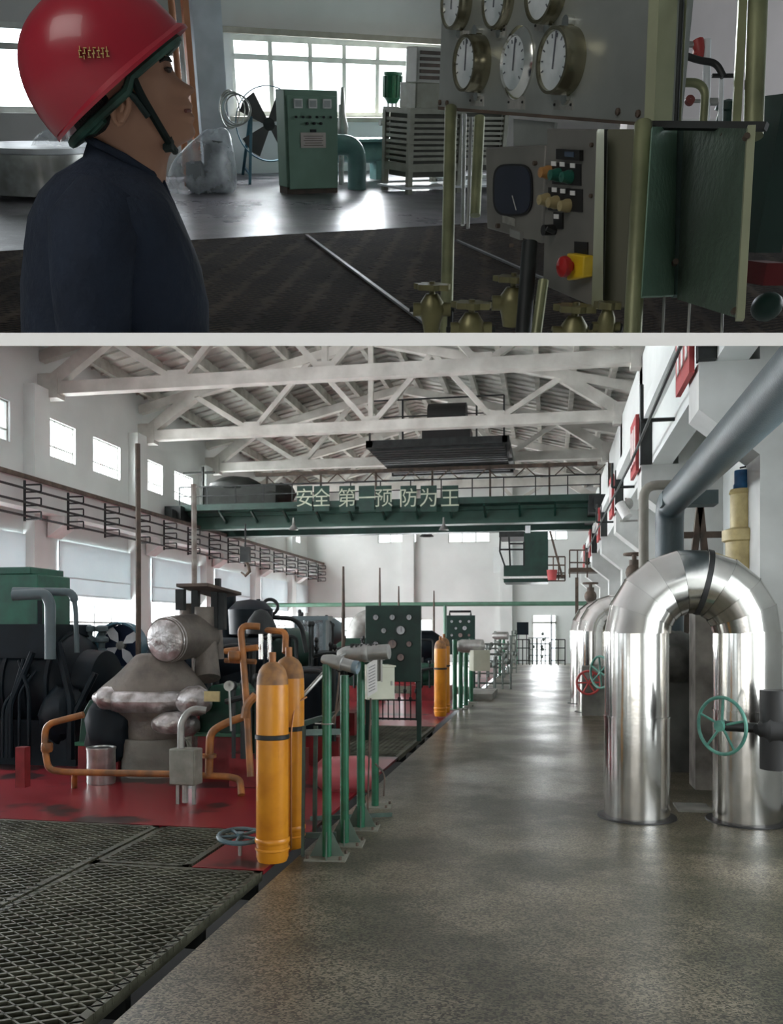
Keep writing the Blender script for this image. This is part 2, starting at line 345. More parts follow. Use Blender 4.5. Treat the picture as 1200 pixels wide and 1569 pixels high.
for y in BAYS:                                          # blinds drawn half down inside the big windows
    if y > 10 and y < 42:
        single('window_blind', B().b2((XL + .03, y + .7, 2.55), (XL + .07, min(y + 4.55, 42.9), 3.92)).tube([(XL + .08, y + .7, 3.0), (XL + .08, y + 4.5, 3.0)], .02, 6).tube([(XL + .06, y + .7, 2.55), (XL + .06, y + 4.5, 2.55)], .035, 6), BLIND,
               'pale half drawn blind on the left wall, %s' % ['hidden', 'leftmost, beside the green enclosure', 'second from the left, behind the turbine', 'third from the left', 'fourth, near the back wall', 'farthest, at the back corner'][max(0, min(5, int((y - 13) / 5.2)))], 'blind', group='blinds of the left wall')
struct(wallgrid(V((0, YB, 0)), V((1, 0, 0)), CZ, V((0, -1, 0)), .35, (XL, XR), (0, 11), bh := [(-11.6, -9.6, .9, 2.3), (-8.6, -6.6, 6.05, 7.0), (-5.0, -2.9, 6.0, 7.0), (-.9, .9, 6.05, 7.0), (-7.6, -5.8, .3, 2.2), (-5.1, -3.9, .7, 2.1), (-.85, .35, 0, 2.35)]).mk('wall_back', WALL, clip=-1))
for h in bh[:-1]: window('window_2', V((0, YB, 0)), V((1, 0, 0)), CZ, V((0, -1, 0)), h, [.33, .66], [.5] if h[2] < 3 else [], clip=-1)
dr = struct(B().b2((-.85, YB - .1, 0), (-.78, YB + .1, 2.35)).b2((.28, YB - .1, 0), (.35, YB + .1, 2.35)).b2((-.85, YB - .1, 1.95), (.35, YB + .1, 2.05)).mk('door_1', WOODC, None, (-.25, YB, 0)))
for x in (-7.0, -2.1): struct(B().b2((x - .3, YB - .3, 0), (x + .3, YB, 10.8)).mk('trim_1', WALL, None, (x, YB, 0), clip=-1))
struct(wallgrid(V((XR, 0, 0)), u, CZ, V((-1, 0, 0)), .35, (Y0, YB), (PIT, 11), [(3.3, 6.8, .5, 3.0)]).mk('wall_right', WALLG, clip=-1))
struct(wallgrid(V((0, Y0, 0)), V((1, 0, 0)), CZ, V((0, 1, 0)), .35, (XL, XR), (PIT, 11), [(-10, 2, .3, 1.65)]).mk('wall_front', WALL))  # low opening added to let in the fill from behind
def roofz(x): return 8.75 + 1.75 * (1 - abs(x + 5.1) / 7.4)
b = B()
for a, c in ((XL - .3, -5.1), (-5.1, XR)):
    b.add([(a, 12, roofz(a)), (c, 12, roofz(c)), (c, YB, roofz(c)), (a, YB, roofz(a)), (a, 12, roofz(a) + .15), (c, 12, roofz(c) + .15), (c, YB, roofz(c) + .15), (a, YB, roofz(a) + .15)],
          [(0, 1, 2, 3), (4, 7, 6, 5), (0, 4, 5, 1), (1, 5, 6, 2), (2, 6, 7, 3), (3, 7, 4, 0)])
struct(b.mk('ceiling', ROOF, clip=-1))
b = B()
for k in range(14):                                      # purlins along the hall
    x = -11.8 + k * 1.04
    b.bar((x, 12, roofz(x) - .16), (x, YB, roofz(x) - .16), .14, .3)
struct(b.mk('trim_2', PURL, clip=-1))
b = B()
for k in range(60):                                      # panel ribs across the slope
    y = 18 + k * .52
    if y > YB - .1: break
    for a, c in ((XL, -5.1), (-5.1, 2.4)): b.bar((a, y, roofz(a) - .02), (c, y, roofz(c) - .02), .06, .07)
struct(b.mk('trim_3', ROOF, clip=-1))
# trusses
words = ['nearest one, its tie beam crossing the top of the hall view', 'second one from the front, above the crane trolley', 'third one from the front', 'fourth one from the front', 'farthest one by the back wall']
for i, y in enumerate([19.3, 24.5, 29.7, 34.9, 40.1]):
    nodes = [-12.3, -8.7, -5.1, -1.5, 2.1]; tops = [-10.55, -6.9, -3.3, .35]; zb = 7.55
    t = T('roof_truss', 'whitewashed concrete roof truss, ' + words[i], 'roof truss', (-5.1, y, zb), 'roof trusses of the machine hall', clip=-1)
    t.part('tie_beam', B().bar((XL, y, zb), (2.3, y, zb), .28, .3), TRUSS)
    t.part('top_chord', B().bar((XL, y, roofz(XL) - .45), (-5.1, y, roofz(-5.1) - .45), .24, .26).bar((-5.1, y, roofz(-5.1) - .45), (2.3, y, roofz(2.3) - .45), .24, .26), TRUSS)
    t.part('heel_strut', B().bar((XL + .1, y, zb), (tops[0], y, roofz(tops[0]) - .5), .26, .32), TRUSS)
    t.part('heel_strut', B().bar((2.1, y, zb), (tops[3], y, roofz(tops[3]) - .5), .26, .32), TRUSS)
    for a in range(4):
        for nd in (nodes[a], nodes[a + 1]):
            if (a, nd) in ((0, nodes[0]), (3, nodes[4])): continue
            t.part('web_member', B().bar((nd, y, zb), (tops[a], y, roofz(tops[a]) - .5), .14, .15), TRUSS)
    t.part('king_post', B().bar((-5.1, y, zb), (-5.1, y, 10), .14, .14), TRUSS)
    t.part('gusset', B().box((XL + .25, y, zb + .05), (.55, .34, .6)), TRUSS); t.part('gusset', B().box((2.0, y, zb + .05), (.55, .34, .6)), TRUSS)
    for a in (1, 2, 3): t.part('gusset', B().box((nodes[a], y, zb + .18), (.5, .18, .2)), TRUSS)
# columns with corbels, crane girders on both sides
b = B()
for y in BAYS:
    b.b2((XL, y - .75, PIT), (XL + .3, y - .1, 7.5))
struct(b.mk('trim_4', WALL, clip=-1))
CB = mat('corbel concrete', (.66, .67, .65), .75, scale=1.5, col2=(.5, .51, .49))
for k, y in enumerate(BAYS):
    if y > 3:
        b = B().b2((1.95, y - .3, 0), (XR, y + .3, 7.5))
        b.prism([(1.95, y - .3, 3.3), (1.4, y - .3, 3.75), (1.4, y - .3, 4.2), (1.95, y - .3, 4.2)], (0, .6, 0))
        struct(b.mk('trim_5', CB, None, (2.2, y, 0), clip=-1))
    if y > 8:
        b = B().prism([(XL + .35, y - .3, 3.9), (XL + .8, y - .3, 4.2), (XL + .8, y - .3, 4.4), (XL + .35, y - .3, 4.4)], (0, .6, 0))
        struct(b.mk('trim_6', CB, None, (XL, y, 4), clip=-1))
b = B()
for y in BAYS:
    if y + 5.14 < YB + 2: b.b2((1.55, y + .04, 4.2), (1.85, min(y + 5.16, YB), 5.0)).b2((1.4, y + .04, 4.85), (2.0, min(y + 5.16, YB), 5.08))
struct(b.mk('trim_7', WALL, clip=-1))
struct(B().b2((1.95, 8, 5.08), (XR, YB, 7.5)).mk('wall_right_upper', WALL, clip=-1))
struct(B().b2((XL + .35, 8, 4.4), (XL + .75, YB, 5.0)).b2((XL + .2, 8, 5.0), (XL + .85, YB, 5.1)).mk('trim_8', WALL, clip=-1))
struct(B().b2((XL + .45, 8, 5.1), (XL + .55, YB, 5.2)).b2((XL + .84, 8, 5.0), (XL + .9, YB, 5.1)).mk('trim_9', BROWN, clip=-1))
struct(B().b2((1.6, 8, 5.08), (1.7, YB, 5.18)).mk('trim_10', BROWN, clip=-1))
# red boards at the corbels of the right side
for k, y in enumerate([9.0, 14.2, 19.4, 24.6, 29.8, 35]):
    t = T('slogan_board', 'red and white board on the right crane girder, %s' % ['nearest, cut by the slab above', 'second from the front', 'third from the front', 'fourth from the front', 'fifth from the front', 'farthest'][k], 'sign board', (1.38, y, 4.1), 'boards along the right crane girder', clip=-1)
    t.part('board', B().b2((1.32, y - .35, 4.12), (1.37, y + .55, 5.0)), BANNER)
    for q in range(3): t.part('white_stripe', B().b2((1.312, y - .25 + q * .27, 4.3), (1.32, y - .12 + q * .27, 4.85)), PAPER)
    struct(B().b2((1.38, y - .5, 4.2), (1.56, y - .36, 5.05)).mk('girder_gap_strip', DARK, None, (1.45, y, 4.2), clip=-1))  # dark strip put in for the shaded gap at each girder joint
b = B().tube([(1.2, 8, 4.3), (1.25, 14, 4.25), (1.25, 20, 4.3), (1.25, 30, 4.3)], .02, 6)
for y in (11.3, 16.5, 21.8): b.tube(fil([(1.55, y, 4.3), (1.15, y, 4.3), (1.15, y, 4.75)], .03), .025, 6)
single('conductor_cable', b, DARK, 'dark taut cable with angle brackets along the right crane girder', 'cable', clip=-1)
# busbars and brackets on the left wall
b = B()
for z in (4.75, 4.45, 4.15): b.tube([(XL + 1.0, 9, z), (XL + 1.0, 42, z)], .03, 6)
k = 12.0
while k < 42:
    b.tube([(XL + .9, k, 4.05), (XL + .9, k, 4.95)], .03, 6)
    for z in (4.75, 4.45, 4.15): b.tube(fil([(XL + .9, k, z - .06), (XL + 1.3, k, z - .06), (XL + 1.3, k - .0, z + .1), (XL + .9, k, z + .1)], .02, 2), .02, 5)
    k += 1.75
single('crane_busbar', b, DARK, 'three dark crane current rails on loop brackets along the left wall', 'busbar')
# ================================================================ OVERHEAD CRANE
YC = 27.0
t = T('overhead_crane', 'dark green overhead travelling crane spanning the hall with railings', 'crane', (-5.1, YC, 5.0))
xa, xb = -11.9, 1.5
t.part('main_girder', B().b2((xa, YC, 4.98), (xb, YC + .5, 5.08)).b2((xa, YC + .12, 5.08), (xb, YC + .4, 5.42)).b2((xa, YC - .05, 5.4), (xb, YC + .5, 5.5)), mat('girder green', (.012, .05, .035), .5, scale=3, col2=(.02, .07, .05)))
t.part('main_girder', B().b2((xa, YC + 2.4, 5.0), (xb, YC + 2.9, 6.05)), DGREEN)
t.part('walkway', B().b2((xa, YC - .55, 5.52), (xb, YC, 5.58)).b2((xa, YC - .6, 5.52), (xb, YC - .55, 5.72)), DGREEN)
for k in range(13): x = xa + .3 + k * 1.07; t.part('bracket', B().bar((x, YC - .55, 5.5), (x, YC + .1, 5.2), .06, .08), DGREEN)
b = B().bar((xa, YC - .55, 6.3), (xb, YC - .55, 6.3), .04, .04).bar((xa, YC - .55, 6.0), (xb, YC - .55, 6.0), .03, .03)
for k in range(15): x = xa + k * .957; b.bar((x, YC - .55, 5.55), (x, YC - .55, 6.3), .035, .035)
t.part('handrail', b, DARK)
b = B().bar((xa + 2, YC + 1.2, 6.95), (xb, YC + 1.2, 6.95), .12, .12)
for k in range(7): x = xa + 2.4 + k * 1.9; b.bar((x, YC + 1.2, 6.95), (x, YC + 1.2, 6.0), .06, .06)
for k in range(9): x = xa + 2.4 + k * 1.25; b.tube([(x, YC + 1.1, 6.9), (x + .3, YC + 1.1, 6.62), (x + .9, YC + 1.1, 6.58), (x + 1.25, YC + 1.1, 6.9)], .02, 5)
t.part('festoon_beam', b, BROWN)
for x in (xa - .1, xb - .1): t.part('end_truck', B().b2((x - .25, YC - .9, 5.12), (x + .3, YC + 3.6, 5.65)).b2((x - .1, YC - 1.2, 5.2), (x + .15, YC - .9, 5.5)), DARK)
b = B().b2((xa + .4, YC + .3, 5.5), (xa + 3.0, YC + 2.2, 6.45)); b.blob((xa + 1.4, YC + .9, 6.5), .9, .7, .35, nz=.06, sd=3).blob((xa + 2.8, YC + .9, 6.2), .7, .6, .4, nz=.08, sd=4)
b.tube([(xa + .5, YC + .2, 5.5), (xa + .5, YC + .2, 7.1)], .05, 6).tube([(xa - .2, YC + .2, 6.9), (xa + .9, YC + .2, 6.9)], .04, 6)
t.part('drive_housing', b, mat('sooty machinery', (.03, .035, .03), .7, scale=3, col2=(.012, .015, .012)))
chars = '安全第一预防为王'; pxs = [467, 493, 532, 562, 588, 626, 657, 690]
for c, px in zip(chars, pxs):
    p = HY(px, 764, YC - .62)
    bd = t.part('letter_board', B().box(p, (.5, .03, .8)), DGREEN)
    t.part('lettering', B().text(c, p + V((0, -.02, -.02)), (1, 0, 0), (0, 0, 1), .62, .004), SIGN, parent=bd)
for px in (450, 680): 
    p = HY(px, 800, YC - .3); t.part('work_lamp', B().lathe(p + V((0, 0, -.25)), CZ, [(.16, 0), (.12, .08), (.05, .16), (.03, .4)], 14), STEEL)
# trolley with grated deck
t = T('crane_trolley', 'dark slatted crane trolley deck with a hoist drum above the girders', 'trolley', (-3.4, 27.5, 7.0))
b = B()
for k in range(13): y = 25.4 + k * .34; b.b2((-5.3, y, 7.02), (-1.3, y + .2, 7.1))
t.part('deck', b, DARK)
t.part('deck_frame', B().b2((-5.4, 25.2, 7.1), (-5.2, 29.7, 7.3)).b2((-1.35, 25.2, 7.1), (-1.15, 29.7, 7.3)).b2((-5.4, 25.2, 7.08), (-1.2, 25.4, 7.3)).b2((-5.4, 29.5, 7.0), (-1.2, 29.7, 7.25)), DARK)
t.part('hoist_drum', B().cyl((-3.75, 27, 8.35), (1, 0, 0), .42, 1.2, 24).b2((-3.9, 26.5, 7.3), (-2.4, 27.4, 7.9)), BLACK)
b = B()
for x in (-5.3, -4.3, -2.1, -1.3): b.bar((x, 25.3, 7.2), (x, 25.3, 8.5), .05, .05)
b.bar((-5.3, 25.3, 8.5), (-1.3, 25.3, 8.5), .04, .04).bar((-5.3, 25.3, 8.0), (-1.3, 25.3, 8.0), .03, .03)
t.part('handrail', b, DARK)
# operator cab
q = lambda px, py, Y=26.0: HY(px, py, Y)
t = T('crane_cab', 'green crane operator cab hanging below the right end of the girder', 'crane cab', q(806, 892))
a = q(803, 892); c = q(840, 814)
t.part('cab_body', B().b2((a.x, 26, a.z), (c.x, 27.4, c.z)).b2((q(772, 870).x, 26, a.z), (a.x, 27.4, q(800, 866).z)), DGREEN)
b = B(); xl = q(766, 830).x; x1 = a.x
b.b2((q(765, 822).x, 25.95, q(770, 823).z), (x1, 27.4, q(770, 815).z))
for (p1, p2) in (((767, 820), (766, 845)), ((766, 845), (774, 868)), ((780, 820), (782, 868)), ((766, 842), (803, 842)), ((803, 830), (803, 868)), ((781, 833), (803, 833))): b.bar(q(*p1), q(*p2), .05, .05)
t.part('window_frame', b, DARK)
t.part('cab_pane', B().box((a.x - .5, 26.6, q(790, 855).z), (.9, .02, .8)), PANE)
t.part('cab_window', B().b2((q(805, 0).x, 25.96, q(0, 833).z), (q(813, 0).x, 26, q(0, 823).z)), DIAL)
b = B()
for z in (890, 878, 866, 853): b.bar(q(840, z), q(866, z), .04, .04)
for x in (848, 856, 866): b.bar(q(x, 890), q(x, 853), .035, .035)
b.bar(q(843, 814), q(862, 885), .06, .06).b2((q(840, 0).x, 26, q(0, 893).z), (q(867, 0).x, 27, q(0, 890).z))
t.part('platform_rail', b, BROWN)
t.part('floor_strip', B().b2((q(770, 0).x, 25.9, q(0, 895).z), (c.x, 27.4, q(0, 892).z)), PAPER)
single('fire_bucket', B().lathe(q(846, 889, 25.8), CZ, [(.001, 0), (.12, 0), (.16, .3), (.14, .3), (.1, .02)], 14), BANNER, 'small red bucket standing on the platform beside the crane cab', 'bucket')
# hook and pendant lamps
t = T('crane_hook', 'dark crane hook block hanging by the left wall', 'hook', HY(375, 880, 26.5)); p = HY(376, 850, 26.5)
t.part('hook_block', B().box(p, (.3, .2, .5)).tube([p, p + V((0, 0, 1.0))], .03, 6), DARK)
t.part('hook', B().tube([p + V(d) for d in ((0, 0, -.2), (.1, 0, -.35), (.14, 0, -.55), (0, 0, -.68), (-.14, 0, -.56))], [.05, .06, .06, .05, .03], 8), BROWN)
for k, (px, py, w_) in enumerate(((654, 822, 'left one before the high back window'), (635, 1010, ''),)):
    if not w_: continue
    p = HY(px, py, 40); single('pendant_lamp', B().lathe(p, CZ, [(.34, 0), (.22, .12), (.08, .28), (.05, .4)], 14).tube([p + V((0, 0, .4)), p + V((0, 0, 2))], .03, 6), DARK, 'dark pendant lamp hanging before the high back window', 'lamp')
# ladder platform at the back right
q = lambda px, py, Y=33.0: HY(px, py, Y)
b = B().b2((q(872, 0).x, 33, q(0, 887).z), (q(918, 0).x, 34, q(0, 881).z))
for x in (873, 885, 900): b.bar(q(x, 885), q(x, 843), .05, .05)
for z in (843, 862): b.bar(q(873, z), q(905, z), .05, .05)
b.bar(q(884, 885), q(884, 1000), .12, .12)
single('access_platform', b, BROWN, 'small brown railed access platform on a post by the right wall', 'platform')
# long green pipe across the back
p = q(455, 927, 35); p2 = q(935, 926, 35)
t = T('cross_pipe', 'green overhead pipe running straight across the back of the hall', 'pipe', (p.x, 35, p.z))
t.part('pipe_run', B().tube([(XL + .3, 35, p.z), (2.0, 35, p.z)], .09, 12), mat('pipe pale green', (.12, .26, .18), .5, scale=3))
for px in (682, 565): t.part('support_post', B().tube([q(px, 927, 35), V((q(px, 927, 35).x, 35, 0))], .07, 8), mat('pipe pale green', (.12, .26, .18), .5))
# ================================================================ LEFT OF THE WALKWAY: RED PLATES AND GRATINGS
def plate(name, x0, x1, y0, y1, label):
    single(name, B().b2((x0, y0, -.03), (x1, y1, 0)), RED, label, 'floor plate', base=(x0, y0, -.03), group='red floor plates')
plate('red_floor_plate', XL + .4, -1.93, 6.8, 11.0, 'red painted steel floor plate under the foil covered turbine')
plate('red_floor_plate', -2.45, -1.93, 5.65, 6.797, 'small red floor plate under the two nearest yellow cylinders')
plate('red_floor_plate', XL + .4, -1.93, 14.6, 22.0, 'red floor plate farther back, behind the first green gauge panel')
plate('red_floor_plate', XL + .4, -1.93, 25.0, 42.5, 'farthest red floor plate near the back wall')
def grating(x0, x1, y0, y1, px, py, th, label, rect2=None):
    """diamond grating of two crossing families of bars, a frame, and bearers"""
    b = B(); ang = math.radians(32)
    for sgn, wd in ((1, .016), (-1, .009)):
        d = V((math.cos(ang), sgn * math.sin(ang), 0)); nn = V((-d.y, d.x, 0)); L = (x1 - x0) + (y1 - y0)
        cx = V(((x0 + x1) / 2, (y0 + y1) / 2, 0)); k = -L
        while k < L:
            p = cx + nn * k; ts = []
            # clip the line to the rectangle
            lo, hi = -1e9, 1e9
            for pc, dc, a, c in ((p.x, d.x, x0, x1), (p.y, d.y, y0, y1)):
                u1, u2 = (a - pc) / dc, (c - pc) / dc; lo = max(lo, min(u1, u2)); hi = min(hi, max(u1, u2))
            if hi - lo > .03: b.bar(p + d * lo + V((0, 0, -.015)), p + d * hi + V((0, 0, -.015)), wd, .03)
            k += px
    t = T('floor_grating', label, 'grating', ((x0 + x1) / 2, (y0 + y1) / 2, -.05))
    t.part('lattice', b, GRATE)
    f = B().b2((x0, y0, -.06), (x0 + .05, y1, 0)).b2((x1 - .05, y0, -.06), (x1, y1, 0.0)).b2((x0, y0, -.06), (x1, y0 + .04, 0)).b2((x0, y1 - .04, -.06), (x1, y1, 0))
    t.part('frame', f, GRATE)
    k = y0 + .6
    while k < y1: t.part('bearer', B().b2((x0, k, -.16), (x1, k + .05, -.05)), DARK); k += .9
grating(-3.2, -1.93, 2.2, 5.63, .068, 0, 0, 'dark diamond floor grating at the bottom of the picture, beside the walkway')
grating(-6.6, -3.23, 2.2, 6.78, .068, 0, 0, 'dark diamond floor grating at the lower left, before the red plate')
grating(-3.2, -2.48, 5.66, 6.78, .068, 0, 0, 'small diamond grating left of the nearest yellow cylinders')
grating(-6.5, -1.93, 11.02, 14.58, .08, 0, 0, 'diamond floor grating under the first green gauge panel')
grating(-6.5, -1.93, 22.02, 24.98, .1, 0, 0, 'far diamond floor grating under the second gauge panel')
# ================================================================ YELLOW CYLINDERS
def cylinder(x, y, label, h=1.36):
    t = T('gas_cylinder', label, 'gas cylinder', (x, y, 0), 'yellow gas cylinders')
    r = .115
    t.part('cylinder_body', B().lathe((x, y, 0), CZ, [(.001, .0), (r * .9, 0), (r, .03), (r, h - .16), (r * .985, h - .1)], 28), YELLOW)
    t.part('shoulder', B().lathe((x, y, 0), CZ, [(r * .985, h - .1), (r * .95, h - .05), (r * .83, h), (r * .62, h + .035), (r * .35, h + .055), (.03, h + .06), (.001, h + .06)], 28), YTOP)
    t.part('foot_ring', B().lathe((x, y, 0), CZ, [(r + .004, .13), (r + .01, .14), (r + .01, .16), (r + .004, .17)], 28).lathe((x, y, 0), CZ, [(r + .004, .08), (r + .009, .085), (r + .009, .095), (r + .004, .1)], 28), YELLOW)
    t.part('valve', B().cyl((x, y, h + .06), CZ, .026, .07, 10), ORANGE)
    t.part('clamp_band', B().lathe((x, y, 0), CZ, [(r + .001, .87), (r + .008, .875), (r + .008, .9), (r + .001, .905)], 28), DARK)
    return t.o
g1 = cylinder(-1.95, 5.91, 'front yellow gas cylinder of the nearest pair')
dup(g1, (-1.915 + 1.95, .28, .03), 'yellow gas cylinder just behind the nearest one')
dup(g1, (-.05, 10.05, 0.04), 'yellow gas cylinder of the far pair, before the second panel')
dup(g1, (-.02, 10.35, .08), 'farther yellow gas cylinder of the far pair')
# ================================================================ GREEN STANDS
def stand(px, py, ztop, label, gus=True, r=.034, plate_=True):
    p = F(px, py); t = T('green_post', label, 'post', p, 'green posts beside the walkway')
    t.part('pole', B().cyl(p, CZ, r, ztop, 18), GREEN)
    if gus:
        for k in range(4):
            d = V((math.cos(k * PI / 2 + .2), math.sin(k * PI / 2 + .2), 0)); nn = V((-d.y, d.x, 0)) * .004
            t.part('gusset', B().prism([p + d * .03 + V((0, 0, .01)) - nn, p + d * .125 + V((0, 0, .01)) - nn, p + d * .03 + V((0, 0, .2)) - nn], nn * 2), mat('dark gusset', (.09, .13, .1), .5, scale=8))
    if plate_:
        bp = t.part('base_plate', B().box(p + V((0, 0, .006)), (.3, .24, .012), rot=.1), mat('worn plate', (.2, .2, .16), .6, scale=9))
        bb = B()
        for dx, dy in ((-1, -1), (1, -1), (-1, 1), (1, 1)): bb.cyl(p + V((dx * .12, dy * .09, .01)), CZ, .012, .025, 6)
        t.part('bolt', bb, BROWN, parent=bp)
    return t, p
t, p = stand(501, 1314, 1.40, 'nearest green post with a grey motor hood on top'); pA = p
t.part('clip', B().torus(p + V((0, 0, .97)), CZ, .038, .006, 16, 6).bar(p + V((-.09, 0, .97)), p + V((.05, 0, .97)), .008, .008), STEEL)
t, p = stand(528, 1293, 1.30, 'second green post from the front, with gusset plates'); pB = p
t, p = stand(553, 1269, 1.42, 'third green post from the front, beside the hanging paper'); pC = p
t, p = stand(575, 1236, 1.05, 'short green post carrying the cream control box', gus=False); pD = p
# motor hoods
def hood(c0, c1, r, label):
    t = T('valve_actuator', label, 'actuator', c0); ax = (V(c1) - V(c0)); L = ax.length; ax.normalize()
    t.part('housing', B().lathe(c0, ax, [(.001, 0), (r * .55, 0), (r * .8, .03), (r, .07), (r, L * .55), (r * .92, L * .6), (r * .92, L), (.001, L)], 20), STEEL)
    t.part('collar', B().lathe(c0, ax, [(r * 1.06, L * .5), (r * 1.1, L * .52), (r * 1.1, L * .6), (r * 1.0, L * .62)], 20), STEEL)
    return t
c = pA + V((0, 0, 1.42)); t = hood(c + V((-.04, .02, .02)), c + V((.22, -.02, -.04)), .05, 'grey capped actuator on the nearest green post')
t.part('end_cap', B().lathe(c + V((.2, -.02, -.035)), V((.26, -.04, -.05)), [(.001, 0), (.046, .0), (.05, .03), (.046, .04), (.03, .02), (.001, .02)], 18), mat('blue grey cap', (.16, .22, .25), .4))
c = pB + V((.02, .2, 1.45)); t = hood(c + V((-.12, 0, 0)), c + V((.3, -.05, .03)), .065, 'larger grey actuator behind, above the second green post')
b = B()
for k in range(6): b.box(c + V((.0 + k * .04, -.01, .075)), (.014, .1, .03))
t.part('cooling_fins', b, DARK)
c = pC + V((.13, -.05, 1.33)); t = T('junction_box', 'weathered grey junction box on top of the third green post', 'box', c)
t.part('box_body', B().box(c, (.1, .12, .2), rot=.2), CONC, bevel=.01); t.part('box_lid', B().box(c + V((.055, 0, 0)), (.015, .13, .21), rot=.2), STEEL)
# hanging paper notice
pl = lambda px, py: HY(px, py, pC.y - .12)
t = T('paper_notice', 'white printed paper sheet hanging from the third green post', 'notice', pl(570, 1070))
t.part('sheet', B().prism([pl(562, 1018), pl(578, 1008), pl(578, 1059), pl(563, 1069)], (0, .003, 0)), PAPER)
b = B()
for k in range(9):
    y = 1023 + k * 4.6; b.prism([pl(565, y), pl(575, y - 5), pl(575, y - 4), pl(565, y + 1)], (0, -.001, 0))
t.part('print', b, INK)
# cream control box
p = pD; t = T('control_box', 'cream steel control box on the short green post', 'control box', p + V((.06, 0, 1.0)))
c = p + V((.02, 0, 1.16)); t.part('box_body', B().box(c, (.26, .3, .3), rot=.42), CREAM, bevel=.006)
t.part('door', B().box(c + V((math.cos(.42), math.sin(.42), 0)) * .0 + V((math.sin(.42), -math.cos(.42), 0)) * .155, (.25, .012, .29), rot=.42), CREAM, bevel=.003)
t.part('latch', B().box(c + V((math.sin(.42), -math.cos(.42), 0)) * .165 + V((math.cos(.42), math.sin(.42), 0)) * .1, (.012, .012, .04), rot=.42), STEEL)
t.part('rain_lip', B().box(c + V((0, 0, .155)), (.28, .32, .014), rot=.42), CREAM)
# rack and small pipes behind the cylinders
b = B(); za = .9
A = P(384, 1116, 6.3); 
b.bar(P(398, 1124, 6.25), P(520, 1121, 6.6), .03, .045).bar(P(440, 1116, 6.4), P(520, 1092, 7.4), .03, .04)
b.bar(P(466, 1112, 6.3), F(464, 1312), .022, .022).bar(P(484, 1112, 6.9), F(482, 1285), .03, .03).bar(P(443, 1280, 6.5), P(515, 1279, 6.5), .025, .04).bar(P(476, 1254, 7.2), P(600, 1248, 7.6), .025, .035)
single('cylinder_rack', b, mat('rack steel', (.05, .09, .07), .5, metal=.3, scale=8, col2=(.03, .04, .035)), 'green and grey steel rack bars behind the nearest yellow cylinders', 'rack')
b = B().tube(fil([P(555, 988, 7.0), P(520, 1005, 6.7), P(470, 1060, 6.5), P(450, 1080, 6.5)], .1), .016, 8)
single('armoured_hose', b, STEEL, 'grey armoured hose sloping down from the actuator to the cylinders', 'hose')
b = B().tube(fil([P(470, 1068, 6.4), P(452, 1078, 6.35), P(446, 1120, 6.3), P(446, 1300, 6.3)], .06), .007, 6)
single('copper_tube', b, mat('copper', (.35, .16, .07), .35, metal=.7), 'thin bent copper tube along the nearest yellow cylinders', 'tube')
b = B()
for k in range(4): b.tube(fil([P(520 + k * 5, 1030 + k * 6, 6.9 + .1 * k), P(516 + k * 4, 1075, 6.9), P(512 - k * 3, 1110, 6.9)], .05), .008, 5)
b.tube([P(568, 1070, 7.3), F(563, 1260)], .009, 6).tube(fil([P(575, 1170, 7.6), P(590, 1185, 7.6), P(588, 1220, 7.6)], .1), .008, 6)
single('instrument_tubing', b, BROWN, 'brown instrument tubing looping between the green posts', 'tubing')
t = T('pink_motor', 'rounded pinkish red motor cover lying low between the green posts', 'motor', F(545, 1240))
c = F(545, 1232) + V((-.25, .7, 0)); t.part('cover', B().lathe(c + V((0, 0, .16)), (1, .2, 0), [(.001, -.3), (.12, -.3), (.18, -.24), (.19, .2), (.14, .28), (.001, .3)], 20), mat('pinkish paint', (.42, .1, .11), .35, scale=4))
t.part('foot', B().box(c + V((0, 0, .02)), (.4, .26, .04)), REDP)
# ================================================================ GREEN GAUGE PANELS
def gpanel(Y, px0, px1, py0, py1, label):
    a = HY(px0, py0, Y); c = HY(px1, py1, Y); W = c.x - a.x; H = a.z - c.z
    t = T('gauge_stand', label, 'gauge panel', ((a.x + c.x) / 2, Y, 0), 'green gauge panels')
    t.part('panel', B().b2((a.x, Y, c.z), (c.x, Y + .07, a.z)), DGREEN, bevel=.006)
    for x in (a.x + .03, c.x - .03): t.part('leg', B().b2((x - .035, Y + .02, 0), (x + .03, Y + .08, c.z)), DGREEN)
    G = [(.19, .155, .05), (.49, .155, .05), (.79, .155, .05), (.335, .33, .047), (.64, .325, .078), (.19, .505, .047), (.49, .505, .078), (.79, .505, .05), (.335, .68, .052), (.64, .68, .064)]
    for k, (fx, fy, fr) in enumerate(G):
        c0 = V((a.x + W * fx, Y - .0, a.z - H * fy)); r = fr * W
        g = t.part('gauge_rim', B().lathe(c0, (0, -1, 0), [(r * 1.1, 0), (r * 1.12, .02), (r * .98, .028), (r * .95, .012)], 20), DARK)
        t.part('dial', B().lathe(c0, (0, -1, 0), [(r * .97, .012), (.001, .013)], 20), DIAL if k not in (6, 7, 9) else mat('reddish dial', (.4, .3, .27), .4, scale=9), parent=g)
        t.part('needle', B().box(c0 + V((r * .15, -.016, r * .2)), (r * .12, .003, r * 1.1), rot=0), INK, parent=g)
    return t, a, c
t, a, c = gpanel(12.6, 560, 645, 928, 1045, 'tall green gauge panel with ten round dials, nearest of its kind')
b = B()
for k in range(9): x = a.x + .08 + k * (c.x - a.x - .16) / 8; b.tube([(x, 12.68, .3), (x, 12.68, c.z)], .01, 5).blob((x, 12.66, c.z - .14 - .12 * (k % 2)), .025, .025, .04, 8, 6)
b.bar((a.x, 12.68, .32), (c.x, 12.68, .32), .02, .03).bar((a.x, 12.68, .6), (c.x, 12.68, .6), .02, .02)
t.part('tube_rack', b, DARK)
t, a, c = gpanel(22.4, 684, 728, 943, 1003, 'second green gauge panel farther down the row')
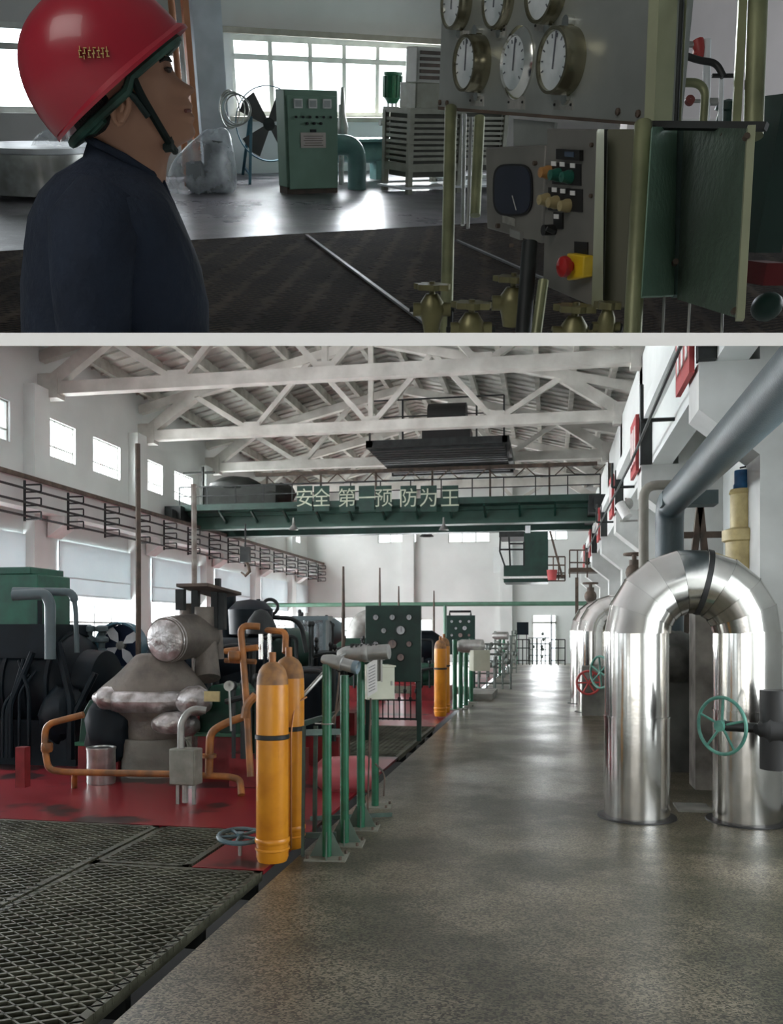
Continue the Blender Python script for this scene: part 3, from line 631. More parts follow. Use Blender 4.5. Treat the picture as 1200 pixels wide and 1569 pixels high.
t.part('lamp_hood', B().tube([(a.x + .1, 22.3, a.z), (a.x + .1, 22.3, a.z + .1), (c.x - .1, 22.3, a.z + .1), (c.x - .1, 22.3, a.z)], .03, 6), DARK)
# far repeats of posts, boxes, racks
FT = [(697, 1088), (706, 1086), (714, 1082), (722, 1076), (766, 1036), (772, 1034), (792, 1018)]
for k, (px, py) in enumerate(FT):
    p = F(px, py); tt = T('green_post', 'far green post %s' % ['left one of the four beyond the first gauge panel', 'second of the four beyond the first gauge panel', 'third of the four beyond the first gauge panel', 'fourth, beside the small cream box', 'farther back, left one of two by the walkway', 'farther back, right one of two by the walkway', 'last one, near the back door'][k], 'post', p, 'green posts beside the walkway')
    tt.part('pole', B().cyl(p, CZ, .05, 1.45 - .03 * (k % 3), 10), GREEN); tt.part('base_plate', B().box(p + V((0, 0, .01)), (.3, .25, .02)), CONC)
p = P(735, 1012, 17.6); single('control_box', B().box(p, (.34, .4, .42), rot=.3), CREAM, 'small far cream control box by the second group of posts', 'control box')
for k, (px, py, tt_) in enumerate(((722, 990, 17.8), (768, 974, 30.6))):
    p = P(px, py, tt_); single('valve_actuator', B().lathe(p, (1, -.2, 0), [(.001, -.3), (.1, -.3), (.14, -.2), (.14, .25), (.001, .3)], 14), STEEL, ['far grey actuator above the second group of green posts', 'farthest grey actuator above the walkway edge'][k], 'actuator')
random.seed(3)
for k, (px, py, tt_, w_, h_) in enumerate(((752, 1002, 24, 1.1, 1.5), (742, 975, 30, 1.4, 1.2), (775, 990, 33, .8, 1.7), (826, 985, 41, 1.0, 1.5))):
    p = P(px, py, tt_); p.z = 0
    b = B()
    for i in range(6): x = -w_ / 2 + i * w_ / 5; b.tube([p + V((x, 0, 0)), p + V((x, 0, h_ * random.uniform(.6, 1)))], random.uniform(.02, .05), 6)
    for i in range(5): z = h_ * (i + .6) / 5.5; b.tube([p + V((-w_ / 2, 0, z)), p + V((w_ / 2, 0, z))], random.uniform(.015, .03), 6)
    for i in range(8): b.blob(p + V((random.uniform(-w_ / 2, w_ / 2), -.03, random.uniform(.3, h_))), .07, .07, .09, 8, 6)
    single('pipe_rack', b, mat('mixed grey', (.2, .22, .2), .5, metal=.4, scale=5, col2=(.08, .1, .09)), 'grey rack of small pipes and valves, %s' % ['beside the walkway behind the second posts', 'standing left of the far walkway edge', 'tall narrow one far down the walkway', 'in front of the back door on the right'][k], 'pipe rack')
single('concrete_step', B().b2(F(715, 1072), F(760, 1066) + V((0, .7, .14))), CONC, 'low concrete plinth at the walkway edge below the far racks', 'plinth')
b = B()
for (x0, x1) in ((790, 812), (845, 866)):
    for py in (980, 993, 1012): b.bar(HY(x0, py, 41), HY(x1, py, 41), .05, .05)
    for px in (x0, (x0 + x1) / 2, x1): b.bar(HY(px, 980, 41), V((HY(px, 980, 41).x, 41, 0)), .05, .05)
b.bar(HY(845, 943, 41), V((HY(845, 943, 41).x, 41, 0)), .06, .06)
single('guard_rail', b, DARK, 'thin dark guard railing across the end of the walkway', 'railing')
single('notice_board', B().box(HY(801, 963, 41.3), (.55, .05, .6)).bar(HY(795, 963, 41.3), V((HY(795, 963, 41.3).x, 41.3, 0)), .04, .04).bar(HY(807, 963, 41.3), V((HY(807, 963, 41.3).x, 41.3, 0)), .04, .04), NAVY, 'dark blue board hanging in front of the bright back door', 'board')
# ================================================================ TURBINE
def ringloft(levels, t, yd, seg=22, nz=.03, sd=1, ang=0):
    """levels: (py, px_left, px_right, depth_ratio)"""
    rnd = random.Random(sd); rings = []
    for (py, xl, xr, dr) in levels:
        c = P((xl + xr) / 2, py, t); r = (xr - xl) / 2 / FP * t
        rings.append([c + CR * (r * math.cos(2 * PI * j / seg) * (1 + nz * rnd.uniform(-1, 1))) + CF * (r * dr * math.sin(2 * PI * j / seg) * (1 + nz * rnd.uniform(-1, 1))) for j in range(seg)])
    return B().loft(rings)
TT = 9.9
t = T('steam_turbine', 'steam turbine under lumpy grey aluminium foil insulation, like a squat cone', 'turbine', F(238, 1180))
t.part('insulated_casing', ringloft([(1000, 212, 268, .8), (1006, 205, 275, .8), (1018, 194, 287, .75), (1030, 182, 299, .7), (1042, 168, 308, .65), (1052, 155, 316, .6), (1060, 150, 321, .6), (1072, 150, 321, .6), (1084, 158, 318, .6), (1092, 176, 308, .65), (1100, 190, 292, .7), (1120, 194, 285, .8), (1132, 194, 282, .8), (1140, 200, 275, .8)], TT, 1, nz=.03), FOILD, sub=1)
t.part('foil_lagging', ringloft([(1054, 160, 312, .58), (1057, 150, 321, .63), (1063, 146, 325, .66), (1071, 145, 326, .67), (1079, 149, 324, .66), (1087, 160, 317, .64), (1091, 172, 308, .6)], TT, 1, nz=.07, sd=8), FOIL, sub=1)
t.part('foil_lagging', B().blob(P(298, 1074, TT - .42), .2, .2, .17, nz=.13, sd=5), FOIL, sub=1)
t.part('foil_lagging', B().blob(P(168, 1070, TT - .2), .16, .2, .14, nz=.13, sd=2), FOIL, sub=1)
t.part('foil_lagging', B().blob(P(262, 1108, TT - .45), .22, .2, .13, nz=.13, sd=11).blob(P(288, 1112, TT - .3), .13, .2, .12, nz=.13, sd=12), FOIL, sub=1)
c0 = P(252, 981, 9.55); ax = (P(345, 966, 10.7) - c0).normalized()
t.part('valve_chest', B().lathe(c0, ax, [(.24, .0), (.255, .03), (.26, .3), (.25, .7), (.2, .85), (.001, .86)], 28), FOILD)
t.part('chest_cap', B().lathe(c0, ax, [(.001, -.035), (.12, -.03), (.22, -.012), (.252, .02), (.258, .07)], 28), FOIL)
t.part('exhaust_neck', ringloft([(1130, 190, 280, .9), (1138, 188, 284, .9), (1146, 188, 286, .9), (1175, 186, 288, .9), (1192, 184, 290, .9)], TT, 1, nz=.01), mat('lagged neck', (.18, .17, .14), .6, scale=6, bump=.3))
t.part('riser_pipe', B().tube(fil([P(312, 905, 10), P(312, 1000, 10), P(318, 1032, 10)], .1), [.11] * 1 + [.12] * 7, 16) if False else B().tube([P(314, 930, 10.1), P(314, 975, 10.1), P(316, 1010, 10.1), P(318, 1040, 10.0)], [.12, .13, .14, .15], 18), FOILD)
t.part('riser_pipe', B().tube([P(288, 925, 10.3), P(288, 960, 10.3)], .1, 16).tube([P(330, 925, 10.3), P(336, 1010, 10.3)], .06, 12), FOILD)
# deck above turbine
t = T('turbine_deck', 'dark rusty steel platform plate standing above the turbine riser', 'platform', P(310, 960, 10.2))
t.part('deck_plate', B().prism([P(270, 899, 9.8), P(318, 898, 9.6), P(370, 912, 10.2), P(330, 917, 11)], (0, 0, .035)), BROWN)
b = B()
for px, py in ((277, 935), (300, 940), (330, 962), (341, 965)): b.bar(P(px, 903, 10.1), P(px, py, 10.1), .1 if px < 290 else .08, .08)
t.part('leg', b, DARK); t.part('bracket', B().b2(P(270, 935, 10), P(300, 903, 10.3)), BROWN) if False else None
t.part('lifting_lug', B().box(P(334, 893, 10.1), (.06, .06, .1)), DARK)
# red / green pedestals
def pedestal(px, py, w_, d_, zr, z1, z2, label, t_=None):
    p = F(px, py); t = T('bearing_pedestal', label, 'pedestal', p, 'green bearing pedestals of the turbine')
    t.part('base', B().box(p + V((0, d_ / 2, zr / 2)), (w_, d_, zr)), REDP, bevel=.01)
    q_ = p + V((0, d_ / 2, 0)); b = B()
    b.prism([q_ + V((-w_ * .52, -d_ * .45, zr)), q_ + V((w_ * .52, -d_ * .45, zr)), q_ + V((w_ * .45, -d_ * .4, z1)), q_ + V((w_ * .2, -d_ * .35, z2)), q_ + V((-w_ * .3, -d_ * .35, z2)), q_ + V((-w_ * .48, -d_ * .4, z1))], (0, d_ * .8, 0))
    t.part('housing', b, MGREEN, bevel=.02)
    t.part('flange', B().box(q_ + V((0, 0, zr + .02)), (w_ * 1.12, d_ * 1.05, .04)), GREEN)
    return t
pedestal(150, 1188, .5, .5, .33, .68, .85, 'green pedestal on a red base at the left end of the turbine')
t = pedestal(342, 1190, .62, .6, .45, .85, 1.02, 'green pedestal on a red base at the right end of the turbine')
t.part('name_plate', B().box(P(325, 1067, 9.2), (.17, .03, .11)), VALVEY)
single('turbine_skirt', B().blob(P(172, 1120, 9.9), .3, .3, .42, nz=.1, sd=21), NAVY, 'dark hose bundle sagging beside the turbine neck', 'bundle')
# galvanised bucket & junction box
p = F(155, 1200); t = T('metal_drum', 'shiny galvanised drum standing on the red plate below the turbine', 'drum', p)
t.part('drum_wall', B().lathe(p, CZ, [(.001, 0), (.145, 0), (.15, .02), (.15, .36), (.155, .37), (.155, .39), (.14, .39)], 24), mat('galvanised sheet', (.6, .62, .6), .32, metal=.8, scale=9, col2=(.4, .42, .4))); t.part('drum_lid', B().lathe(p, CZ, [(.13, .375), (.001, .375)], 24), DARK)
p = F(285, 1232); t = T('junction_box', 'grey junction box on short legs standing on the red plate', 'box', p)
t.part('box_body', B().box(p + V((0, 0, .36)), (.27, .16, .34), rot=-.1), mat('weathered grey box', (.27, .27, .23), .55, scale=8, col2=(.17, .17, .14)), bevel=.012)
t.part('lid', B().box(p + V((-.005, -.088, .36)), (.25, .012, .32), rot=-.1), mat('weathered grey box', (.27, .27, .23), .55), bevel=.004)
for dx in (-.08, .08): t.part('leg', B().box(p + V((dx, 0, .1)), (.03, .03, .2)), STEEL)
t.part('conduit', B().tube(fil([p + V((-.05, 0, .5)), p + V((-.05, 0, .78)), p + V((.03, .05, .9)), p + V((.16, .1, .88))], .1), .035, 10), STEEL)
t.part('conduit', B().tube([p + V((.0, -.02, .2)), p + V((0, -.02, .02))], .03, 8), STEEL)
# orange pipes
b = B(); r = .035
b.tube(fil([P(128, 1095, 8.9), P(70, 1110, 8.9), P(68, 1140, 8.9), P(74, 1180, 8.8), P(100, 1183, 8.8), P(265, 1186, 8.6), P(350, 1190, 8.6), P(368, 1194, 8.6), P(370, 1218, 8.5)], .15), r, 12)
b.lathe(P(72, 1145, 8.88), CZ, [(.05, -.05), (.06, -.03), (.06, .03), (.05, .05)], 12).tube([P(114, 1183, 8.8), F(114, 1207)], r * .9, 10)
single('orange_pipe', b, ORANGE, 'long orange pipe running low in front of the turbine', 'pipe')
b = B().tube(fil([P(380, 1096, 8.6), P(345, 1108, 8.6), P(322, 1122, 8.6), P(320, 1190, 8.6)], .12), .04, 12).lathe(P(320, 1158, 8.6), CZ, [(.045, -.02), (.075, -.018), (.075, .018), (.045, .02)], 14)
single('orange_pipe', b, ORANGE, 'short bent orange pipe dropping beside the grey junction box', 'pipe')
t = T('orange_pipework', 'branching upright orange pipework left of the nearest yellow cylinders', 'pipe', P(380, 1160, 7.9))
t.part('riser', B().tube(fil([P(398, 960, 8), P(368, 958, 8), P(372, 1000, 8), P(378, 1080, 7.9), P(384, 1190, 7.8)], .1), .032, 10), ORANGE)
t.part('branch', B().tube([P(345, 998, 8.1), P(395, 992, 8)], .03, 8), ORANGE); t.part('branch', B().tube([P(345, 1012, 8.1), P(392, 1014, 8)], .025, 8), ORANGE)
t.part('branch', B().tube(fil([P(405, 965, 8.2), P(438, 968, 8.1), P(437, 1000, 8)], .06), .03, 8), ORANGE); t.part('branch', B().tube(fil([P(392, 1065, 7.8), P(378, 1080, 7.8), P(375, 1100, 7.8)], .05), .04, 8), ORANGE)
t.part('coupling', B().lathe(P(360, 1005, 8.0), CR, [(.03, -.06), (.05, -.05), (.05, .05), (.03, .06)], 14), ORANGE)
b = B()
for (px, w_) in ((400, 6), (413, 6)): b.tube([P(px, 968, 8.2), P(px, 1010, 8.2)], .022, 10)
t = T('sight_glass', 'pair of shiny upright sight tubes above the yellow cylinders', 'gauge', P(406, 1010, 8.2)); t.part('tubes', b, CHROME); t.part('head', B().lathe(P(400, 968, 8.3), CZ, [(.001, -.03), (.14, -.02), (.15, .04), (.12, .12), (.06, .2), (.001, .22)], 16), DARK)
single('pressure_gauge', B().lathe(P(351, 1051, 8.4), -CF, [(.05, -.03), (.05, .02), (.042, .02), (.001, .012)], 16).tube([P(351, 1055, 8.42), P(354, 1120, 8.45)], .012, 6), STEEL, 'small round pressure gauge on a thin stem right of the turbine', 'gauge')
# tall thin poles
for px, ya, yb_, t_, r, lb in ((212, 680, 1003, 11, .034, 'tall thin brown pole rising left of the turbine'), (298, 742, 1075, 10.9, .036, 'tall thin pole rising in front of the turbine cylinder')):
    b = B().tube([P(px - 1, ya, t_), P(px, (ya + yb_) / 2, t_)], r, 8).tube([P(px, (ya + yb_) / 2, t_), P(px, yb_, t_), P(px, 1150, t_)], r * 1.05, 8)
    single('steel_pole', b, BROWN if px < 250 else mat('pale worn pole', (.42, .4, .36), .6, scale=5, col2=(.16, .11, .09)), lb, 'pole')
for px, ya, yb_, t_, lb in ((526, 868, 985, 16, 'thin upright rod left of the green gauge panel'), (582, 870, 928, 24, 'thin upright rod above the green gauge panel'), (611, 898, 928, 28, 'short thin rod above the right of the gauge panel'), (665, 905, 935, 30, 'thin rod between the two gauge panels')):
    p = P(px, ya, t_); e = P(px, yb_, t_); b = B().tube([p, P(px, min(yb_, 940), t_), V((p.x, p.y, .02))], [.02, .035, .035], 8); single('upright_rod', b, BROWN, lb, 'rod')
# ================================================================ DARK MACHINES ON THE LEFT
gc = F(60, 1175); b = B().b2(gc + V((-1.1, .1, 0)), gc + V((.42, 1.5, .55)))
b.lathe(gc + V((-1.3, .8, .95)), (1, 0, 0), [(.001, 0), (.55, 0), (.66, .08), (.66, 1.3), (.58, 1.42), (.45, 1.5), (.43, 1.75), (.2, 1.8), (.001, 1.82)], 28)
b.b2(gc + V((-.9, .2, 1.3)), gc + V((.0, 1.2, 1.72))).blob(gc + V((.2, .2, .62)), .28, .3, .35, nz=.08, sd=32)
rnd = random.Random(12)
for k in range(9):
    x = rnd.uniform(-1.0, .55); b.tube(fil([gc + V((x, .0, .1)), gc + V((x, .0, rnd.uniform(.5, 1.1))), gc + V((x + rnd.uniform(-.3, .4), .1, rnd.uniform(1.1, 1.5)))], .1), rnd.uniform(.02, .05), 7)
t = T('generator', 'bulky dark blue generator filling the left edge of the hall view', 'generator', F(65, 1205)); t.part('casing', b, NAVY)
for k in range(4): t.part('rib', B().lathe(gc + V((-.9 + .3 * k, .8, .95)), V((1, 0, 0)), [(.655, -.03), (.69, -.025), (.69, .025), (.655, .03)], 32), NAVY)
t.part('terminal_post', B().box(P(35, 1175, 8.6), (.1, .1, .4)), REDP)
p = P(45, 920, 11.5); t = T('green_enclosure', 'green ventilated enclosure standing at the left edge, above the generator', 'enclosure', V((p.x, p.y, 0)))
t.part('enclosure_body', B().b2((p.x - .6, p.y, .3), (p.x + .12, p.y + .8, p.z + .35)).b2((p.x - .6, p.y, p.z + .35), (p.x + .02, p.y + .8, p.z + .45)), MGREEN if False else mat('enclosure green', (.01, .11, .065), .5, scale=4, col2=(.008, .06, .04)), bevel=.015)
t.part('edge_strip', B().b2((p.x + .12, p.y, .5), (p.x + .16, p.y + .05, p.z)), NAVY)
single('grey_header_pipe', B().tube(fil([P(20, 906, 10.5), P(112, 907, 10.5), P(116, 935, 10.5), P(118, 1000, 10.5)], .1), [.05] * 7 + [.03], 10).tube(fil([P(20, 912, 10.3), P(70, 910, 10.3), P(77, 925, 10.3), P(77, 1010, 10.3)], .1), .065, 10), mat('slate pipe', (.1, .14, .15), .5, scale=4), 'slate grey pipe turning down at the left edge window', 'pipe')
def stub(px, py0, py1, t_, r, lb):
    b = B().tube([P(px, py1, t_), P(px, py0, t_)], r, 10).lathe(P(px, py0 + 6, t_), CZ, [(r, -.1), (r * 2.1, -.08), (r * 2.1, -.03), (r, 0), (r, .05), (r * 1.9, .06), (r * 1.9, .12), (r, .14)], 10).lathe(P(px, (py0 + py1) / 2 - 4, t_), CZ, [(r, -.08), (r * 1.8, -.05), (r * 1.8, .05), (r, .08)], 10)
    single('gate_valve', b, mat('slate pipe', (.1, .14, .15), .5), lb, 'valve')
for k, px in enumerate((137, 156)): stub(px, 968, 1045, 11.5, .045, ['left of two slim valve stems before the bright window', 'right of two slim valve stems before the bright window'][k])
t = T('drum_fan', 'blue drum fan with pale blades before the left window', 'fan', P(185, 1020, 12)); c = P(184, 989, 12)
t.part('fan_ring', B().lathe(c, CF, [(.3, -.1), (.33, -.1), (.33, .2), (.3, .2), (.3, -.1)], 28), FANB); t.part('fan_hub', B().cyl(c, CF, .06, .1), STEEL)
t.part('fan_back', B().lathe(c + CF * .2, CF, [(.3, 0), (.001, .05)], 24), mat('fan guard blue', (.03, .06, .14), .5))
for k in range(4):
    a = .6 + k * PI / 2; d = CR * math.cos(a) + CZ * math.sin(a); e = CR * -math.sin(a) + CZ * math.cos(a)
    t.part('blade', B().prism([c + d * .04, c + d * .16 - e * .07, c + d * .27 - e * .06, c + d * .28 + e * .05, c + d * .15 + e * .06], CF * .015), DIAL)
t.part('stand', B().bar(c - CR * .2 - CZ * .25, c - CR * .22 - CZ * 1.35, .05, .05).bar(c + CR * .2 - CZ * .25, c + CR * .22 - CZ * 1.35, .05, .05), FANB)
# background machine bodies between turbine and panels
def machine(px, py, t_, s, m, lb, sd, cat='machine'):
    rnd = random.Random(sd); c = P(px, py, t_); base = V((c.x, c.y, 0)); t = T('auxiliary_machine', lb, cat, base)
    t.part('bed', B().b2(base + V((-.5 * s, 0, 0)), base + V((.5 * s, .6, .35))), REDP)
    b = B().lathe(V((c.x, c.y + .3, max(.6, c.z - .1))), (1, .2, 0), [(.001, -.45 * s), (.24 * s, -.45 * s), (.3 * s, -.3 * s), (.3 * s, .25 * s), (.2 * s, .4 * s), (.001, .42 * s)], 18)
    b.b2((c.x - .3 * s, c.y + .05, .3), (c.x + .25 * s, c.y + .5, max(.6, c.z - .1))); t.part('casing', b, m, bevel=0)
    b = B()
    for k in range(7):
        x = c.x + rnd.uniform(-.5, .5) * s; z = c.z + rnd.uniform(.0, .3); b.tube([(x, c.y, .3), (x, c.y, z)], rnd.uniform(.015, .035), 6).blob((x, c.y, z), .04, .04, .05, 8, 6)
    b.tube(fil([(c.x - .5 * s, c.y - .1, c.z), (c.x, c.y - .1, c.z + .1), (c.x + .3 * s, c.y - .1, c.z + .1), (c.x + .3 * s, c.y - .1, .4)], .1), .03, 8)
    t.part('pipework', b, DARK); return t
for a in ((360, 1000, 11.5, 1.0, NAVY, 'dark governor machine right of the turbine', 1), (425, 985, 13, 1.1, mat('dim green', (.02, .06, .045), .5, scale=4), 'dim green pump set behind the yellow cylinders', 2), (505, 1010, 13.5, .8, NAVY, 'dark pump behind the green posts', 3), (470, 1040, 10.5, .8, NAVY, 'low dark pump between cylinders and posts', 4), (545, 995, 20, 1.2, MGREEN, 'far green pump left of the gauge panel', 5), (660, 1030, 20, .9, MGREEN, 'green pump behind the far yellow cylinders', 6), (400, 1075, 9.0, .7, MGREEN, 'small green pump just behind the nearest yellow cylinders', 7), (330, 990, 14, 1.2, NAVY, 'dark machine behind the turbine deck', 8), (230, 1010, 16, 1.6, NAVY, 'dark machine behind the turbine to the left', 9), (120, 1030, 14, 1.3, NAVY, 'dark machine between generator and fan', 10), (490, 960, 17, .9, mat('slate pipe', (.1, .14, .15), .5), 'slate machine under the thin rod', 11), (640, 985, 26, 1.6, NAVY, 'far dark machine between the gauge panels', 12)): machine(*a)
b = B(); 
for (px, py0, t_, r) in ((348, 912, 12.5, .13), (360, 930, 12.5, .05), (373, 935, 12.5, .05), (384, 925, 12.4, .16), (396, 918, 12.3, .03)): b.tube([P(px, 1010, t_), P(px, py0, t_)], r, 10)
b.lathe(P(384, 945, 12.3), CZ, [(.1, -.3), (.3, -.25), (.32, .1), (.2, .22), (.001, .25)], 16)
single('governor_column', b, NAVY, 'cluster of dark governor columns rising behind the orange pipework', 'governor')
b = B().torus(P(414, 930, 12.5), CF, .11, .025, 20, 6).tube(fil([P(404, 925, 12.5), P(406, 945, 12.5), P(450, 948, 12.5), P(462, 960, 12.5), P(470, 1000, 12.5)], .1), .035, 8)
single('lubrication_pipe', b, DARK, 'dark looped oil pipe arching behind the sight tubes', 'pipe')
t = T('glass_cabinet', 'grey framed glass instrument case far behind the cylinders', 'cabinet', P(475, 1000, 16)); p = P(475, 1000, 16)
t.part('case_frame', B().b2(p + V((-.3, 0, .0)), p + V((-.24, .3, .62))).b2(p + V((.24, 0, 0)), p + V((.3, .3, .62))).b2(p + V((-.36, -.05, .6)), p + V((.36, .3, .68))).b2(p + V((-.3, 0, -.97)), p + V((.3, .3, .02))), mat('slate pipe', (.1, .14, .15), .5)); t.part('case_pane', B().box(p + V((0, .0, .3)), (.5, .01, .6)), PANE)
p = P(826, 985, 41)
b = B().tube(fil([P(545, 1064, 22), P(545, 985, 22), P(555, 955, 22), P(570, 950, 22)], .3), .3, 14)
single('white_duct_pipe', b, STEEL, 'pale thick duct elbow just left of the green gauge panel', 'duct')
# blue handwheel near cylinder
p = P(368, 1281, 6.3); t = T('floor_valve', 'dull blue handwheel lying low beside the nearest cylinder', 'valve', V((p.x, p.y, -.03))); wheel(t, p, (.05, -.1, 1), .155, .018, mat('dull blue', (.09, .16, .18), .5), 5)
t.part('stem', B().tube([V((p.x, p.y, -.03)), p], .015, 8), STEEL)
# ================================================================ SILVER PIPES
def arch(x, y, lb, band=True, dx=.92, zc=1.62, r=.283, rc=.455, rot=0):
    t = T('clad_pipe_arch', lb, 'pipe', (x, y, 0), 'silver clad pipe bends')
    b = B()
    def leg(X, segs):
        pr = []
        for (za, zb_, rr) in segs: b.lathe((X, y, 0), CZ, [(rr, za), (rr, zb_), (rr + .004, zb_), (rr + .004, zb_ + .012), (rr, zb_ + .012)], 36)
    leg(x, [(0, .88, r), (.89, 1.5, r - .006), (1.5, zc, r - .006)]); leg(x + dx, [(0, .95, r), (.95, 1.5, r - .006), (1.5, zc, r - .006)])
    t.part('leg_cladding', b, SILVER)
    b = B(); n = 9; cx = x + dx / 2
    for k in range(n):                                  # mitred segments
        a0, a1 = PI - k * PI / n, PI - (k + 1) * PI / n; rings = []
        for a, rr in ((a0, r + .003), (a1, r - .003)):
            d = V((math.cos(a), 0, math.sin(a))); c = V((cx, y, zc)) + d * rc
            rings.append([c + d * (rr * math.cos(2 * PI * j / 36)) + V((0, 1, 0)) * (rr * math.sin(2 * PI * j / 36)) for j in range(36)])
        b.loft(rings, cap=False)
    t.part('bend_cladding', b, SILVER)
    t.part('floor_collar', B().lathe((x, y, 0), CZ, [(r + .06, 0), (r + .055, .012), (r, .015)], 36).lathe((x + dx, y, 0), CZ, [(r + .06, 0), (r + .055, .012), (r, .015)], 36), BLACK)
    if band:
        a = PI * .43; d = V((math.cos(a), 0, math.sin(a))); tn = V((-d.z, 0, d.x)); c = V((cx, y, zc)) + d * rc; b = B(); rings = []
        for s_ in (-.022, .022): rings.append([c + tn * s_ + d * ((r + .006) * math.cos(2 * PI * j / 36)) + V((0, 1, 0)) * ((r + .006) * math.sin(2 * PI * j / 36)) for j in range(36)])
        t.part('strap_band', B().loft(rings, cap=False), BLACK)
    return t.o
g = arch(.76, 7.88, 'large polished aluminium clad pipe bend, nearest at the right edge')
dup(g, (.08, 9.9, 0), 'silver clad pipe bend standing farther down the walkway')
dup(g, (-.02, 11.9, 0), 'silver clad pipe bend, last of the row down the walkway')
t = T('concrete_plinth', 'grey concrete plinth carrying the far silver pipes', 'plinth', (1.0, 17.2, 0)); t.part('block', B().b2((.62, 16.95, 0), (2.2, 17.25, .95)), CONC)
b = B(); p = P(902, 1046, 16.4); w1 = T('red_valve_wheel', 'red spoked handwheel beside the far silver pipes', 'handwheel', p); wheel(w1, p, (-.1, -1, .05), .22, .022, mat('valve red', (.42, .05, .045), .45), 6); w1.part('stem', B().tube([p, p + V((0, .7, 0))], .03, 8), DARK)
p = P(920, 1030, 15.2); w1 = T('green_valve_wheel', 'blue green handwheel, small one just left of the big silver pipe', 'handwheel', p); wheel(w1, p, (-.75, -.5, 0), .28, .022, TEAL, 6); w1.part('stem', B().tube([p, p + V((.6, .4, 0))], .04, 8), DARK)
p = P(1106, 1112, 6.75); w1 = T('green_valve_wheel', 'large blue green handwheel in front of the right silver pipe leg', 'handwheel', p)
ax = V((-.75, -.66, 0)).normalized(); wheel(w1, p, ax, .222, .014, TEAL, 5, hub=.045, a0=.9)
w1.part('shaft', B().tube([p, p - V((-.62, .12, .02)) * .5 + V((0, 0, .0)), P(1160, 1118, 6.6)], .04, 14), BLACK)
c = P(1190, 1118, 6.55); w1.part('valve_body', B().lathe(c, V((1, 0, 0)), [(.04, -.14), (.07, -.11), (.13, -.07), (.15, .1), (.24, .12), (.24, .2), (.14, .22), (.14, .5), (.001, .5)], 24).cyl(c - V((0, 0, .3)), CZ, .12, .6, 18), BLACK)
# concrete piers and back recess on the right
single('concrete_pier', B().b2((1.48, 9.3, 0), (1.86, 9.7, 1.9)), mat('stained pier', (.24, .22, .19), .85, scale=2.5, col2=(.07, .062, .052), bump=.2), 'stained concrete pier seen between the legs of the big silver pipe', 'pier')
single('low_wall', B().b2((.95, 10.4, 0), (XR - .02, 10.7, 1.25)), mat('dark recess concrete', (.13, .13, .115), .85, scale=2.5, col2=(.05, .05, .045)), 'low grey concrete wall behind the silver pipe legs', 'wall block')  # coloured dark to give the recess its shade
single('dark_tank', B().blob((1.35, 10.0, 1.35), .3, .25, .3, nz=.04, sd=40).tube([(1.0, 10.0, 1.2), (1.7, 10.0, 1.2)], .14, 12), mat('grimy steel', (.12, .12, .11), .6, metal=.3, scale=6, col2=(.05, .05, .045)), 'grimy dark vessel seen through the silver pipe arch', 'vessel')
single('floor_plate', B().b2((1.15, 8.15, 0), (1.45, 8.5, .02)), CONC, 'small loose plate on the floor between the pipe legs', 'plate')
# yellow safety valve
p = P(1137, 853, 8.7); t = T('safety_valve', 'cream yellow safety valve with a blue cap behind the silver bend', 'valve', p); s = 8.7 / FP
t.part('bonnet', B().lathe(p, CZ, [(24 * s, -30 * s), (24 * s, 22 * s), (29 * s, 24 * s), (29 * s, 40 * s), (17 * s, 44 * s), (17 * s, 95 * s), (19 * s, 97 * s), (17 * s, 103 * s), (.001, 103 * s)], 24), VALVEY)
t.part('outlet', B().tube(fil([p + V((0, 0, 0)), p + V((.22, -.05, -.04)), p + V((.3, -.05, -.4))], .1), .14, 16), VALVEY)
t.part('cap', B().lathe(p, CZ, [(12.5 * s, 101 * s), (12.5 * s, 110 * s), (11 * s, 112 * s), (11 * s, 132 * s), (.001, 134 * s)], 12), BLUE)
t.part('lever', B().bar(p + V((-.02, 0, 136 * s)), p + V((.05, 0, 138 * s)), .02, .015), DARK)
# blue-grey overhead pipe
t = T('overhead_pipe', 'thick blue grey pipe sloping from the top right corner, turning down', 'pipe', (1.46, 11.1, 0))
t.part('pipe_run', B().tube(fil([(1.46, 3.5, 3.2), (1.46, 11.1, 3.2), (1.46, 11.1, 2.3), (1.46, 11.1, 0)], .28, 8), .17, 28), BPIPE, clip=-1)
t.part('saddle', B().box((1.6, 10.55, 3.18), (.62, .3, .16)), mat('slate pipe', (.1, .14, .15), .5))
single('pipe_trestle', B().bar((1.72, 11.9, 1.2), (1.95, 11.9, 3.3), .08, .1).bar((2.15, 11.9, 1.2), (1.95, 11.9, 3.3), .08, .1).bar((1.6, 11.9, 2.5), (2.3, 11.9, 2.5), .08, .08).bar((1.6, 11.9, 2.9), (2.3, 11.9, 2.9), .08, .08).bar((1.72, 11.9, 0), (1.72, 11.9, 1.3), .08, .08).bar((2.15, 11.9, 0), (2.15, 11.9, 1.3), .08, .08), BROWN, 'rusty A frame trestle behind the blue grey pipe', 'trestle')
single('conduit_pipe', B().tube(fil([(1.75, 13.0, 3.75), (1.35, 13.0, 3.75), (1.35, 13.0, 3.3), (1.35, 13.0, 0)], .2), .07, 14), mat('tan pipe', (.3, .28, .24), .6, scale=4), 'slim tan pipe bending down left of the blue grey pipe', 'pipe')
for k, (px, py, t_) in enumerate(((972, 858, 15), (905, 900, 21))):
    p = P(px, py, t_); single('pipe_valve', B().tube([p - V((0, 0, .5)), p], .09, 12).torus(p + V((0, 0, .1)), CZ, .17, .025, 18, 6).tube([p, p + V((0, 0, .12))], .04, 8).blob(p - V((0, 0, .22)), .15, .15, .16, 12, 8), BROWN, ['small brown valve above the far silver pipes', 'farther brown valve by the right wall'][k], 'valve')
